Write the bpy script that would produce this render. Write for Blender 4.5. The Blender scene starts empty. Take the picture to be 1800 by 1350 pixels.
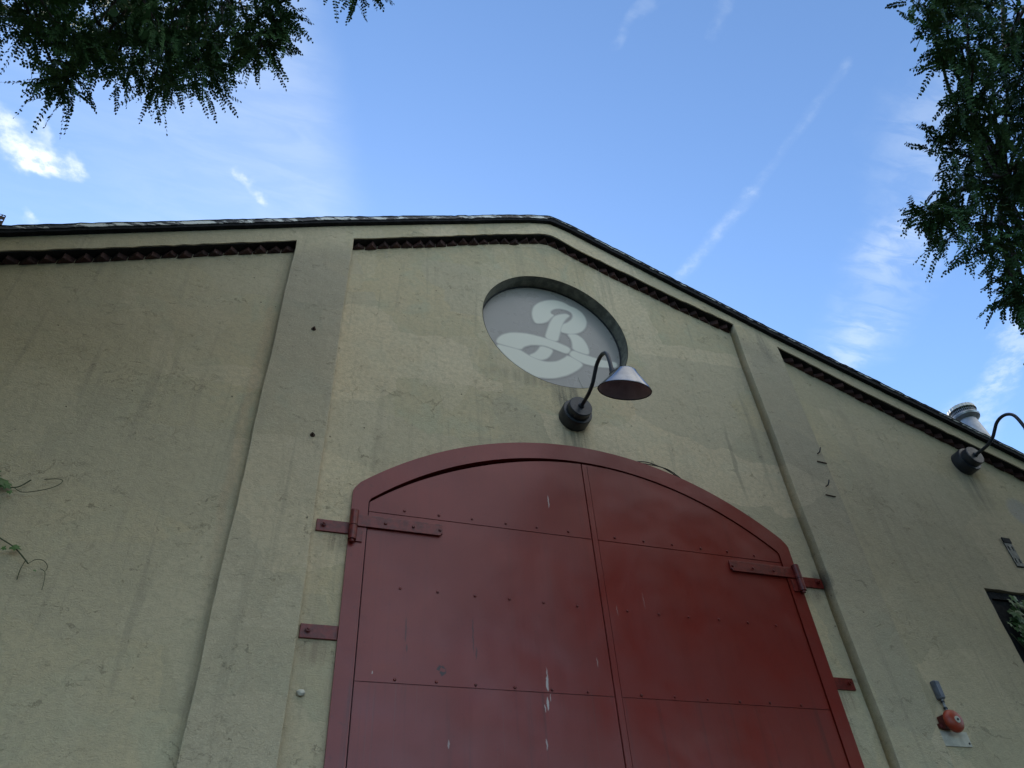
import bpy, bmesh, math, random
import numpy as np
from mathutils import Vector, Matrix
R = math.radians
scene = bpy.context.scene
COL = scene.collection
random.seed(7)

# ------------------------------------------------------------------ camera
CAM = (-2.3895, -4.6062, 1.6)
YAW, PITCH, ROLL = 0.37636, 0.7292, -0.07623
cy_, sy_, cp_, sp_ = math.cos(YAW), math.sin(YAW), math.cos(PITCH), math.sin(PITCH)
fw = Vector((sy_*cp_, cy_*cp_, sp_)); rt = Vector((cy_, -sy_, 0)); up = rt.cross(fw)
cr_, sr_ = math.cos(ROLL), math.sin(ROLL)
r2 = cr_*rt + sr_*up; u2 = -sr_*rt + cr_*up
cam_data = bpy.data.cameras.new('camera'); cam = bpy.data.objects.new('camera', cam_data); COL.objects.link(cam)
cam.matrix_world = Matrix(((r2.x, u2.x, -fw.x, CAM[0]), (r2.y, u2.y, -fw.y, CAM[1]), (r2.z, u2.z, -fw.z, CAM[2]), (0, 0, 0, 1)))
cam_data.sensor_width = 36; cam_data.lens = 1277.48/1800*36
cam_data.clip_start = 0.05; cam_data.clip_end = 2000
scene.camera = cam

# ------------------------------------------------------------------ node helpers
class NT:
    def __init__(s, tree): s.t = tree; s.n = tree.nodes; s.l = tree.links
    def put(s, sock, v):
        if v is None: return
        if hasattr(v, 'is_linked') or isinstance(v, bpy.types.NodeSocket): s.l.new(v, sock)
        else:
            if sock.type == 'RGBA' and len(v) == 3: v = (*v, 1)
            sock.default_value = v
    def m(s, op, a, b=None, c=None, clamp=False):
        n = s.n.new('ShaderNodeMath'); n.operation = op; n.use_clamp = clamp
        for i, v in enumerate((a, b, c)): s.put(n.inputs[i], v)
        return n.outputs[0]
    def add(s, a, b): return s.m('ADD', a, b)
    def sub(s, a, b): return s.m('SUBTRACT', a, b)
    def mul(s, a, b): return s.m('MULTIPLY', a, b)
    def div(s, a, b): return s.m('DIVIDE', a, b)
    def vm(s, op, a, b=None, scale=None):
        n = s.n.new('ShaderNodeVectorMath'); n.operation = op; s.put(n.inputs[0], a)
        if b is not None: s.put(n.inputs[1], b)
        if scale is not None: s.put(n.inputs['Scale'], scale)
        return n.outputs['Value'] if op in ('LENGTH', 'DOT_PRODUCT', 'DISTANCE') else n.outputs[0]
    def sep(s, v):
        n = s.n.new('ShaderNodeSeparateXYZ'); s.put(n.inputs[0], v); return n.outputs
    def comb(s, x, y, z):
        n = s.n.new('ShaderNodeCombineXYZ')
        for i, v in enumerate((x, y, z)): s.put(n.inputs[i], v)
        return n.outputs[0]
    def map(s, v, scale=(1, 1, 1), loc=(0, 0, 0), rot=(0, 0, 0)):
        n = s.n.new('ShaderNodeMapping'); s.put(n.inputs[0], v)
        n.inputs['Scale'].default_value = scale; n.inputs['Location'].default_value = loc; n.inputs['Rotation'].default_value = rot
        return n.outputs[0]
    def noise(s, v, scale, detail=3, rough=.55, dist=0, color=False):
        n = s.n.new('ShaderNodeTexNoise'); s.put(n.inputs['Vector'], v)
        n.inputs['Scale'].default_value = scale; n.inputs['Detail'].default_value = detail
        n.inputs['Roughness'].default_value = rough; n.inputs['Distortion'].default_value = dist
        return n.outputs['Color'] if color else n.outputs[0]
    def vor(s, v, scale, feature='F1', metric='EUCLIDEAN', out='Distance', rnd=1):
        n = s.n.new('ShaderNodeTexVoronoi'); n.feature = feature; n.distance = metric
        s.put(n.inputs['Vector'], v); n.inputs['Scale'].default_value = scale; n.inputs['Randomness'].default_value = rnd
        return n.outputs[out]
    def rng(s, v, a, b, c=0, d=1, smooth=True):
        n = s.n.new('ShaderNodeMapRange'); n.clamp = True
        if smooth: n.interpolation_type = 'SMOOTHSTEP'
        s.put(n.inputs[0], v)
        for i, k in enumerate((a, b, c, d)): s.put(n.inputs[i+1], k)
        return n.outputs[0]
    def mix(s, f, a, b, mode='MIX'):
        n = s.n.new('ShaderNodeMix'); n.data_type = 'RGBA'; n.blend_type = mode; n.clamp_factor = True
        s.put(n.inputs[0], f); s.put(n.inputs[6], a); s.put(n.inputs[7], b); return n.outputs[2]
    def bump(s, h, strength=.5, dist=.01, normal=None):
        n = s.n.new('ShaderNodeBump'); s.put(n.inputs['Height'], h)
        n.inputs['Strength'].default_value = strength; n.inputs['Distance'].default_value = dist
        if normal is not None: s.l.new(normal, n.inputs['Normal'])
        return n.outputs[0]
    def seg(s, v, a, b):
        """distance from point v (z = 0) to the segment a-b"""
        a = Vector((*a, 0)); b = Vector((*b, 0)); ab = b-a
        pa = s.vm('SUBTRACT', v, tuple(a))
        t = s.m('MULTIPLY', s.vm('DOT_PRODUCT', pa, tuple(ab)), 1/ab.length_squared, clamp=True)
        return s.vm('LENGTH', s.vm('SUBTRACT', pa, s.vm('SCALE', tuple(ab), scale=t))), t
    def ell(s, x, z, cx, cz, rx, rz, soft=.5):
        a = s.m('POWER', s.m('ABSOLUTE', s.mul(s.sub(x, cx), 1/rx)), 2); b = s.m('POWER', s.m('ABSOLUTE', s.mul(s.sub(z, cz), 1/rz)), 2)
        return s.rng(s.add(a, b), 1, 1-soft, 0, 1)

# ------------------------------------------------------------------ sky and sun
SUN_EL, SUN_AZ = R(23), R(0)     # azimuth measured from +Y (behind the building) towards +X
world = bpy.data.worlds.new('World'); scene.world = world; world.use_nodes = True
w = NT(world.node_tree); w.n.clear()
sky = w.n.new('ShaderNodeTexSky'); sky.sky_type = 'NISHITA'; sky.sun_disc = False
sky.sun_elevation = SUN_EL; sky.sun_rotation = SUN_AZ; sky.altitude = 10; sky.air_density = 1.0; sky.dust_density = .35; sky.ozone_density = 2.0
tc = w.n.new('ShaderNodeTexCoord'); dirv = tc.outputs['Generated']
dx, dy, dz = w.sep(dirv)
dzc = w.m('MAXIMUM', dz, .06)
uv = w.comb(w.div(dx, dzc), w.div(dy, dzc), 0)          # where the direction meets a cloud layer at height 1
n1 = w.vm('SUBTRACT', w.noise(uv, 5, 5, .6, color=True), (.5, .5, .5))
n2 = w.vm('SUBTRACT', w.noise(uv, 22, 4, .6, color=True), (.5, .5, .5))
q = w.vm('MULTIPLY', w.vm('ADD', uv, w.vm('ADD', w.vm('SCALE', n1, scale=.16), w.vm('SCALE', n2, scale=.05))), (1, 1, 0))
q2 = w.vm('MULTIPLY', w.vm('ADD', uv, w.vm('ADD', w.vm('SCALE', n1, scale=.018), w.vm('SCALE', n2, scale=.02))), (1, 1, 0))
fine = w.noise(uv, 30, 6, .65)
wisp = w.noise(w.map(uv, (9, 30, 1), rot=(0, 0, R(20))), 1, 5, .62, .6)
def puff(a, b, r, amt, soft=1.0, src=q, tex=fine, lo=.35, hi=.62):
    d, _ = w.seg(src, a, b)
    k = w.rng(d, r, r*(1-soft), 0, 1)
    return w.mul(w.mul(k, w.rng(tex, lo, hi, 0.25, 1)), amt)
masks = [
    puff((-.50, .70), (-.435, .745), .042, .85), puff((-.435, .75), (-.37, .762), .028, .8),
    puff((-.155, .712), (-.11, .728), .016, .45), puff((-.40, .72), (-.415, .70), .02, .4),
    puff((1.34, .60), (1.44, .76), .06, .32), puff((1.45, .84), (1.56, 1.0), .10, .25),
    puff((.02, .83), (.06, .82), .02, .35), puff((-.45, .86), (-.43, .88), .02, .5),
    puff((.35, .29), (.33, .35), .02, .09, tex=wisp), puff((.45, .24), (.47, .27), .02, .07, tex=wisp),
    puff((1.05, .74), (.96, .52), .12, .14, tex=wisp), puff((.96, .5), (.84, .28), .13, .17, tex=wisp),
    puff((1.12, .95), (1.02, .7), .06, .2, tex=wisp),
    puff((.606, .72), (.642, .50), .022, .20, 1.0, q2, fine, .42, .68), puff((.642, .50), (.655, .27), .014, .09, 1.0, q2, fine, .42, .68),
]
# broad thin veil whose right edge is the soft line left of the gable
e = w.vm('DOT_PRODUCT', w.vm('SUBTRACT', q2, (-.065, .40, 0)), (.9397, -.342, 0))
veil = w.mul(w.rng(e, .03, -.07, 0, 1), w.rng(dy, -.1, .2, 0, 1))
veil = w.mul(veil, w.mul(w.rng(e, -.55, -.03, .07, .20), w.rng(wisp, .3, .7, .7, 1.15)))
masks.append(veil)
# unseen bright broken cloud behind the camera, added as neutral fill for the facade
fill_noise = w.noise(w.map(uv, (.55, .55, 1), loc=(.3, .8, 0)), 1, 6, .6, .4)
fill_cloud = w.mul(w.rng(dy, .12, -.15, 0, 1), w.mul(w.rng(fill_noise, .36, .52, .45, 1), w.mul(w.rng(dz, .18, .45, 0, 1), w.rng(dx, -.55, .25, .25, 1))))
masks.append(fill_cloud)
tot = masks[0]
for k in masks[1:]: tot = w.m('ADD', tot, k, clamp=True)
SKY = .15
skyc = w.vm('SCALE', w.vm('MULTIPLY', sky.outputs[0], (.82, .94, 1.07)), scale=SKY)
final = w.mix(tot, skyc, w.mix(fill_cloud, (.52, .57, .60), (.80, .78, .74)))
bg = w.n.new('ShaderNodeBackground'); w.l.new(final, bg.inputs[0]); bg.inputs[1].default_value = 1.0
wo = w.n.new('ShaderNodeOutputWorld'); w.l.new(bg.outputs[0], wo.inputs[0])

sl = bpy.data.lights.new('sun', 'SUN'); sl.energy = 2.6; sl.angle = R(.5); sl.color = (1, .94, .84)
so = bpy.data.objects.new('sun', sl); COL.objects.link(so)
sd = Vector((math.sin(SUN_AZ)*math.cos(SUN_EL), math.cos(SUN_AZ)*math.cos(SUN_EL), math.sin(SUN_EL)))
so.rotation_euler = (-sd).to_track_quat('-Z', 'Y').to_euler(); so.location = (-8, 20, 25)

scene.render.engine = 'CYCLES'
vs = scene.view_settings; vs.view_transform = 'Standard'; vs.look = 'None'; vs.gamma = 1; vs.exposure = 1.05

# ------------------------------------------------------------------ object helpers
def tag(o, label=None, cat=None, group=None, kind=None):
    if label: o['label'] = label
    if cat: o['category'] = cat
    if group: o['group'] = group
    if kind: o['kind'] = kind
    return o
def empty(name, loc, label, cat, group=None):
    o = bpy.data.objects.new(name, None); COL.objects.link(o); o.location = loc; o.empty_display_size = .1
    return tag(o, label, cat, group)
def link(name, me, mat, parent=None, smooth=False):
    o = bpy.data.objects.new(name, me); COL.objects.link(o)
    if mat: me.materials.clear(); me.materials.append(mat)
    if smooth:
        me.polygons.foreach_set('use_smooth', [True]*len(me.polygons))
    if parent:
        o.parent = parent
        base = Vector(); p = parent
        while p: base += p.location; p = p.parent
        o.location = -base            # meshes are written in world coordinates
    return o
def from_bm(name, bm, mat, parent=None, smooth=False, angle=None):
    bmesh.ops.recalc_face_normals(bm, faces=bm.faces)
    me = bpy.data.meshes.new(name); bm.to_mesh(me); bm.free()
    o = link(name, me, mat, parent, smooth)
    if smooth and angle is not None:
        me.set_sharp_from_angle(angle=R(angle))
    return o
def plate_mesh(outer, holes, y0, y1):
    """outline in (x, z) with holes, filled and extruded between y0 (front) and y1 (back)"""
    cu = bpy.data.curves.new('outline', 'CURVE'); cu.dimensions = '2D'; cu.fill_mode = 'BOTH'
    for pts in [outer]+holes:
        s = cu.splines.new('POLY'); s.points.add(len(pts)-1)
        for i, p in enumerate(pts): s.points[i].co = (p[0], p[1], 0, 1)
        s.use_cyclic_u = True
    cu.extrude = abs(y1-y0)/2
    o = bpy.data.objects.new('outline', cu); COL.objects.link(o)
    dg = bpy.context.evaluated_depsgraph_get(); dg.update()
    me = bpy.data.meshes.new_from_object(o.evaluated_get(dg))
    bpy.data.objects.remove(o); bpy.data.curves.remove(cu)
    mid = (y0+y1)/2
    for v in me.vertices: x, y, z = v.co; v.co = (x, mid-z, y)
    return me
def plate(name, outer, holes, y0, y1, mat, parent=None):
    return link(name, plate_mesh(outer, holes, y0, y1), mat, parent)
def box(bm, x0, x1, y0, y1, z0, z1, bevel=0):
    r = bmesh.ops.create_cube(bm, size=1)
    for v in r['verts']:
        v.co = Vector(((x0+x1)/2+v.co.x*(x1-x0), (y0+y1)/2+v.co.y*(y1-y0), (z0+z1)/2+v.co.z*(z1-z0)))
    if bevel:
        es = list({e for v in r['verts'] for e in v.link_edges})
        bmesh.ops.bevel(bm, geom=es, offset=bevel, segments=2, affect='EDGES', profile=.5)
def lathe(bm, prof, org, axis, n=32, closed=False):
    """prof: list of (radius, height along axis)"""
    axis = Vector(axis).normalized(); a = axis.orthogonal().normalized(); b = axis.cross(a); org = Vector(org)
    rings = []
    for r_, h in prof:
        if r_ < 1e-5: rings.append([bm.verts.new(org+axis*h)])
        else: rings.append([bm.verts.new(org+axis*h+(a*math.cos(2*math.pi*i/n)+b*math.sin(2*math.pi*i/n))*r_) for i in range(n)])
    for A, B in zip(rings, rings[1:]):
        if len(A) == 1 and len(B) == 1: continue
        for i in range(n):
            j = (i+1) % n
            if len(A) == 1: bm.faces.new((A[0], B[i], B[j]))
            elif len(B) == 1: bm.faces.new((A[i], B[0], A[j]))
            else: bm.faces.new((A[i], B[i], B[j], A[j]))
def smooth_path(pts, sub=6):
    P = [Vector(p) for p in pts]; out = []
    for i in range(len(P)-1):
        p0 = P[max(i-1, 0)]; p1 = P[i]; p2 = P[i+1]; p3 = P[min(i+2, len(P)-1)]
        for k in range(sub):
            t = k/sub
            out.append(.5*((2*p1)+(p2-p0)*t+(2*p0-5*p1+4*p2-p3)*t*t+(3*p1-p0-3*p2+p3)*t**3))
    out.append(P[-1]); return out
def tube(bm, pts, rad, n=8, taper=None, caps=True):
    P = [Vector(p) for p in pts]; rings = []
    t0 = (P[1]-P[0]).normalized(); a = t0.orthogonal().normalized()
    for i, p in enumerate(P):
        t = (P[min(i+1, len(P)-1)]-P[max(i-1, 0)]).normalized()
        a = (a-t*a.dot(t)).normalized(); b = t.cross(a)
        f = i/(len(P)-1); r_ = rad if taper is None else rad+(taper-rad)*f
        rings.append([bm.verts.new(p+(a*math.cos(2*math.pi*k/n)+b*math.sin(2*math.pi*k/n))*r_) for k in range(n)])
    for A, B in zip(rings, rings[1:]):
        for k in range(n): bm.faces.new((A[k], A[(k+1) % n], B[(k+1) % n], B[k]))
    if caps: bm.faces.new(rings[0][::-1]); bm.faces.new(rings[-1])

# ------------------------------------------------------------------ materials
def new_mat(name):
    m = bpy.data.materials.new(name); m.use_nodes = True; t = NT(m.node_tree)
    b = m.node_tree.nodes['Principled BSDF']; tc = t.n.new('ShaderNodeTexCoord')
    geo = t.n.new('ShaderNodeNewGeometry')
    return m, t, b, geo.outputs['Position']
def simple(name, col, rough=.5, metal=0, var=.15, scale=8, bumpk=0, spec=.5, col2=None):
    m, t, b, P = new_mat(name)
    n = t.noise(P, scale, 4, .6)
    c2 = col2 or tuple(c*(1-var) for c in col)
    t.put(b.inputs['Base Color'], t.mix(t.rng(n, .35, .65), col, c2))
    t.put(b.inputs['Roughness'], t.rng(t.noise(P, scale*2.3, 3), .3, .7, rough*.85, min(1, rough*1.15)))
    b.inputs['Metallic'].default_value = metal; b.inputs['Specular IOR Level'].default_value = spec
    if bumpk: t.put(b.inputs['Normal'], t.bump(t.noise(P, scale*6, 4), bumpk, .004))
    return m

def stucco():
    m, t, b, P = new_mat('stucco')
    x, y, z = t.sep(P)
    Pd = t.vm('ADD', P, t.vm('SCALE', t.vm('SUBTRACT', t.noise(P, 3.5, 4, .6, color=True), (.5, .5, .5)), scale=.16))
    big = t.noise(P, .8, 4, .55, .3); mid = t.noise(P, 3.2, 5, .6, .6); fine = t.noise(P, 26, 5, .65); grit = t.noise(P, 120, 3, .6)
    col = t.mix(t.rng(big, .32, .68), (.395, .350, .238), (.330, .312, .222))
    col = t.mix(t.rng(mid, .48, .68, 0, .75), col, (.32, .33, .245))          # greenish
    col = t.mix(t.rng(t.noise(P, 2.1, 4, .6, .4), .55, .75, 0, .45), col, (.43, .36, .26))   # pinkish cream
    # trowelled repair patches with crisp edges
    pc = t.vor(t.map(Pd, (1.0, 1, 1.5), rot=(0, R(8), 0)), .95, 'F1', 'CHEBYCHEV', 'Color')
    pr, pg, pb = t.sep(pc)
    col = t.mix(t.rng(pr, .55, .58, 0, .55), col, (.47, .42, .31))
    col = t.mix(t.rng(pg, .60, .63, 0, .52), col, (.29, .28, .215))
    pc2 = t.vor(t.map(Pd, (1.0, 1, .5)), 1.9, 'F1', 'MANHATTAN', 'Color')
    col = t.mix(t.rng(t.sep(pc2)[0], .72, .76, 0, .22), col, (.47, .44, .34))
    # pilasters weathered greyer
    ax = t.m('ABSOLUTE', x)
    pil = t.mul(t.mul(t.rng(ax, 2.13, 2.17), t.rng(ax, 2.70, 2.66)), t.rng(t.add(z, t.mul(ax, .42)), 8.42, 8.05))
    pilz = t.rng(t.add(z, t.mul(t.sub(mid, .5), .5)), 4.2, 6.2, .35, .70)
    col = t.mix(t.mul(pil, pilz), col, (.235, .225, .185))
    outer = t.rng(ax, 2.6, 3.2, 0, .6)  # outer bays darker than the centre bay
    col = t.mix(outer, col, (.285, .272, .20))
    # vertical rain streaks
    st = t.noise(t.map(P, (14, 14, .7)), 1, 4, .6, .4)
    col = t.mix(t.rng(st, .55, .74, 0, .42), col, (.20, .195, .155))
    st2 = t.noise(t.map(P, (5, 5, .35), loc=(3, 0, 0)), 1, 4, .6, .4)
    col = t.mix(t.rng(st2, .58, .70, 0, .26), col, (.22, .205, .165))
    # stains and painted shade with a place of their own
    wob = t.mul(t.sub(t.noise(P, 1.6, 3, color=False), .5), .12)
    xs = t.add(x, wob); zs = t.add(z, wob)
    sn = t.rng(t.noise(t.map(P, (22, 22, 2.0)), 1, 4, .6), .38, .62, .25, 1)
    def stain_shade(cx, cz, rx, rz, amt, c, soft=1, streak=True):
        nonlocal col
        k = t.ell(xs, zs, cx, cz, rx, rz, soft)
        if streak: k = t.mul(k, sn)
        col = t.mix(t.mul(k, amt), col, c)
    stain_shade(-.02, 5.98, .20, .42, .85, (.10, .10, .085)); stain_shade(.0, 5.50, .16, .32, .75, (.11, .11, .09))  # streaks above and below the canister, the lower one deepened as its contact shade
    stain_shade(-.35, 6.15, .6, .12, .55, (.16, .155, .12)); stain_shade(4.75, 5.8, .22, .5, .6, (.13, .13, .11))
    stain_shade(1.66, 5.55, .03, .55, .5, (.15, .145, .115), 1, False); stain_shade(1.98, 5.9, .05, .8, .3, (.17, .165, .13), 1, False)
    stain_shade(2.47, 7.2, .10, .32, .7, (.15, .15, .13)); stain_shade(3.2, 5.0, .05, .9, .22, (.17, .165, .13), 1, False)
    stain_shade(-2.75, 5.3, .05, 2.0, .28, (.36, .25, .17), 1, False)
    stain_shade(5.25, 5.5, .22, .22, .5, (.20, .23, .28), .6, False)
    stain_shade(2.13, 4.35, .08, .14, .8, (.09, .09, .08), 1, False)
    stain_shade(1.8, 3.6, .16, .18, .5, (.16, .165, .13), 1, False)
    for cx_, cz_ in ((-2.0, 4.22), (-2.02, 3.46), (2.0, 4.24), (1.98, 3.36)):
        stain_shade(cx_, cz_, .13, .12, .6, (.15, .12, .095))
    # crevice-like hairline cracks
    Pc = t.vm('ADD', P, t.vm('SCALE', t.vm('SUBTRACT', t.noise(P, 6, 6, .7, color=True), (.5, .5, .5)), scale=.30))
    ed = t.vor(t.map(Pc, (.65, 1, 1.5)), 1.1, 'DISTANCE_TO_EDGE')
    cm = t.mul(t.rng(ed, .0040, .001), t.rng(t.noise(P, 1.7, 2), .56, .66))
    ed2 = t.vor(t.map(Pc, (1, 1, 2.2)), 4.5, 'DISTANCE_TO_EDGE')
    cm2 = t.mul(t.rng(ed2, .008, .002), t.rng(t.noise(t.map(P, loc=(5, 2, 1)), 1.5, 3), .56, .64))
    crack = t.m('MAXIMUM', t.mul(cm, .55), t.mul(cm2, .6))
    # short trowel nicks
    nk = t.noise(t.map(Pc, (9, 9, 34)), 1, 3, .55, 1.2)
    nick = t.mul(t.rng(nk, .665, .70), t.rng(t.noise(P, 2.6, 2), .38, .55))
    # small pits
    pit = t.vor(t.map(P, loc=(1, .3, .2)), 5.2, 'F1'); pitm = t.rng(pit, .045, .02)
    dark = t.m('MAXIMUM', t.m('MAXIMUM', t.mul(crack, .6), t.mul(nick, .38)), t.mul(pitm, .8))
    col = t.mix(dark, col, (.07, .068, .055))
    col = t.mix(t.rng(fine, .38, .66, 0, .38), col, (.24, .23, .18))
    col = t.mix(t.rng(grit, .52, .70, 0, .26), col, (.5, .46, .36))
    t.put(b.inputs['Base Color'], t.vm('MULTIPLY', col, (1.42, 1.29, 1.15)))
    b.inputs['Roughness'].default_value = .92; b.inputs['Specular IOR Level'].default_value = .25
    swirl = t.noise(t.map(P, (22, 22, 40)), 1, 5, .62, 2.2)
    h = t.add(t.mul(swirl, .55), t.add(t.mul(grit, .18), t.add(t.mul(t.noise(P, 7, 3), .9), t.mul(t.noise(P, 2.2, 3), 1.6))))
    h = t.sub(h, t.mul(dark, 1.2))
    t.put(b.inputs['Normal'], t.bump(h, .75, .013))
    return m
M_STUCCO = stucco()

def door_paint(name, frame=False):
    m, t, b, P = new_mat(name)
    x, y, z = t.sep(P)
    n = t.noise(P, 1.6, 4, .55)
    col = t.mix(t.rng(n, .3, .7), (.185, .016, .009), (.155, .013, .0075))
    st = t.noise(t.map(P, (26, 26, .55)), 1, 4, .6, .2)
    low = t.rng(z, 3.30, 3.24, .25, 1)
    col = t.mix(t.mul(t.rng(st, .52, .72, 0, .40), low), col, (.036, .009, .007))
    st2 = t.noise(t.map(P, (60, 60, 1.0), loc=(4, 1, 2)), 1, 3, .5)
    col = t.mix(t.mul(t.rng(st2, .66, .74, 0, .35), low), col, (.13, .05, .042))
    col = t.mix(t.rng(t.noise(P, 60, 3), .6, .75, 0, .25), col, (.038, .007, .0055))
    if frame:
        col = t.mix(t.rng(t.noise(P, 8, 5, .7), .62, .70, 0, .5), col, (.048, .007, .0055))
    else:
        jit = t.mul(t.sub(t.noise(P, 30, 3), .5), .02); xj = t.add(x, jit)
        for cx, cz, rx, rz, a in ((-.492, 3.33, .010, .055, 1), (-.487, 3.36, .006, .09, .8), (-.500, 3.20, .009, .05, 1), (-.52, 3.17, .005, .03, .8),
                (-.475, 3.24, .004, .03, .7), (-.53, 2.95, .006, .04, .7), (-.345, 4.78, .005, .07, .9), (-.10, 3.5, .004, .04, .5), (.12, 3.9, .004, .05, .3),
                (.36, 4.0, .003, .08, .25), (-1.17, 2.93, .006, .03, .6), (-1.66, 3.33, .005, .012, .8)):
            col = t.mix(t.mul(t.ell(xj, z, cx, cz, rx, rz, .6), a), col, (.40, .35, .33))
        col = t.mix(t.mul(t.ell(t.add(x, t.mul(jit, 3)), z, -1.22, 3.37, .03, .04, .5), t.rng(t.noise(P, 45, 2), .5, .55)), col, (.02, .0035, .003))
        for cx, cz, rz in ((-1.46, 3.62, .10), (-1.0, 3.62, .14), (-1.45, 3.5, .03), (-.98, 3.5, .05)):
            col = t.mix(t.mul(t.ell(xj, z, cx, cz, .006, rz, .6), .7), col, (.02, .0035, .003))
    t.put(b.inputs['Base Color'], col)
    t.put(b.inputs['Roughness'], t.rng(n, .3, .7, .30, .42))
    b.inputs['Specular IOR Level'].default_value = .50
    h = t.add(t.mul(t.noise(P, 1.6, 2, .4), 5.0), t.add(t.mul(t.noise(P, 90, 2), .03), t.mul(t.noise(t.map(P, (40, 40, 1)), 1, 2), .05)))
    if frame: h = t.add(h, t.mul(t.noise(P, 14, 4), .3))
    t.put(b.inputs['Normal'], t.bump(h, .5, .012))
    return m
M_DOOR = door_paint('red_door_paint'); M_FRAME = door_paint('red_frame_paint', True)
M_IRON = simple('red_iron', (.165, .015, .009), .42, 0, .45, 30, .3)
M_BLACK = simple('gap_shade', (.006, .006, .006), .9)
def roof_mat():
    m, t, b, P = new_mat('bitumen')
    n = t.noise(P, 14, 5, .65)
    t.put(b.inputs['Base Color'], t.mix(t.rng(n, .35, .7), (.006, .0065, .008), (.018, .019, .022)))
    b.inputs['Roughness'].default_value = .8; b.inputs['Specular IOR Level'].default_value = .2
    t.put(b.inputs['Normal'], t.bump(t.noise(P, 30, 5, .7), .8, .02)); return m
M_ROOF = roof_mat()
def flash_mat():
    m, t, b, P = new_mat('weathered_flashing')
    n = t.noise(t.map(P, (3, 3, 9)), 1, 5, .7, .2)
    t.put(b.inputs['Base Color'], t.mix(t.rng(n, .46, .53), (.72, .72, .68), (.02, .022, .025)))
    b.inputs['Roughness'].default_value = .45
    t.put(b.inputs['Normal'], t.bump(n, .6, .01)); return m
M_FLASH = flash_mat()
def brick_mat():
    m, t, b, P = new_mat('dark_brick')
    n = t.noise(P, 9, 3, .6); n2 = t.noise(P, 60, 5, .7)
    c = t.mix(t.rng(n, .35, .65), (.070, .026, .020), (.034, .015, .013))
    c = t.mix(t.rng(n2, .5, .7, 0, .8), c, (.02, .012, .011))
    c = t.mix(t.rng(t.noise(P, 22, 4, .7), .66, .72), c, (.16, .14, .12))
    t.put(b.inputs['Base Color'], c); b.inputs['Roughness'].default_value = .9
    t.put(b.inputs['Normal'], t.bump(n2, .8, .01)); return m
M_BRICK = brick_mat()
M_SOFFIT_SHADE = simple('soffit_shade', (.010, .008, .008), .95, 0, .5, 20, .6)  # near-black tone stands in for the shade under the frieze
M_GRAPH = simple('graphite_metal', (.020, .025, .032), .42, .0, .3, 20, .1, .5)
M_ALU = simple('galvanised_steel', (.30, .32, .36), .20, 1, .25, 6, .05)
M_ENAMEL = simple('dull_enamel', (.46, .40, .42), .5, 0, .2, 10)
M_BLACKRIM = simple('black_rim', (.015, .015, .02), .4)
M_PANELGREY = simple('grey_sign', (.285, .272, .245), .30, 0, .05, 2)
M_RIM = simple('weathered_rim', (.21, .205, .16), .6, 0, .5, 12, .4)
M_GASKET = simple('dark_gasket', (.02, .022, .024), .6)
M_BELLRED = simple('bell_red', (.34, .045, .018), .42, 0, .25, 14, .1)
M_DARKRED = simple('box_red', (.14, .025, .022), .6, 0, .4, 30, .2)
M_CREAM = simple('cream_board', (.50, .48, .40), .6, 0, .25, 16, .1)
M_GREYBOX = simple('grey_conduit', (.17, .19, .23), .45, .3, .3, 20, .1)
M_STEEL = simple('dull_steel', (.30, .30, .30), .45, .7, .3, 25)
M_RUST = simple('rusty_steel', (.10, .055, .035), .8, .2, .6, 30, .5)
M_VENT = simple('vent_steel', (.42, .44, .47), .42, .55, .3, 8, .1)
M_VENTW = simple('vent_hood', (.70, .68, .62), .5, 0, .15, 12)
M_DARK = simple('dark_void', (.012, .013, .014), .9)
M_BARK = simple('bark', (.055, .042, .032), .95, 0, .5, 14, .9)
def leaf_mat(name, a, b_, sheen=.35):
    m, t, b, P = new_mat(name)
    inf = t.n.new('ShaderNodeNewGeometry')
    n = t.noise(P, 2.2, 3); n2 = inf.outputs['Random Per Island']
    c = t.mix(t.rng(n, .35, .65), a, b_)
    c = t.mix(t.mul(n2, .6), c, tuple(v*.5 for v in a))
    t.put(b.inputs['Base Color'], c); b.inputs['Roughness'].default_value = .5; b.inputs['Specular IOR Level'].default_value = sheen
    return m
M_LEAF = leaf_mat('locust_leaf', (.055, .125, .050), (.085, .165, .055), .08)
M_VINE = leaf_mat('vine_leaf', (.035, .10, .03), (.075, .15, .035))
M_STEM = simple('green_stem', (.05, .065, .025), .7)
M_ASPH = simple('ground_paving', (.048, .046, .043), .9, 0, .3, 3, .5)

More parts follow.
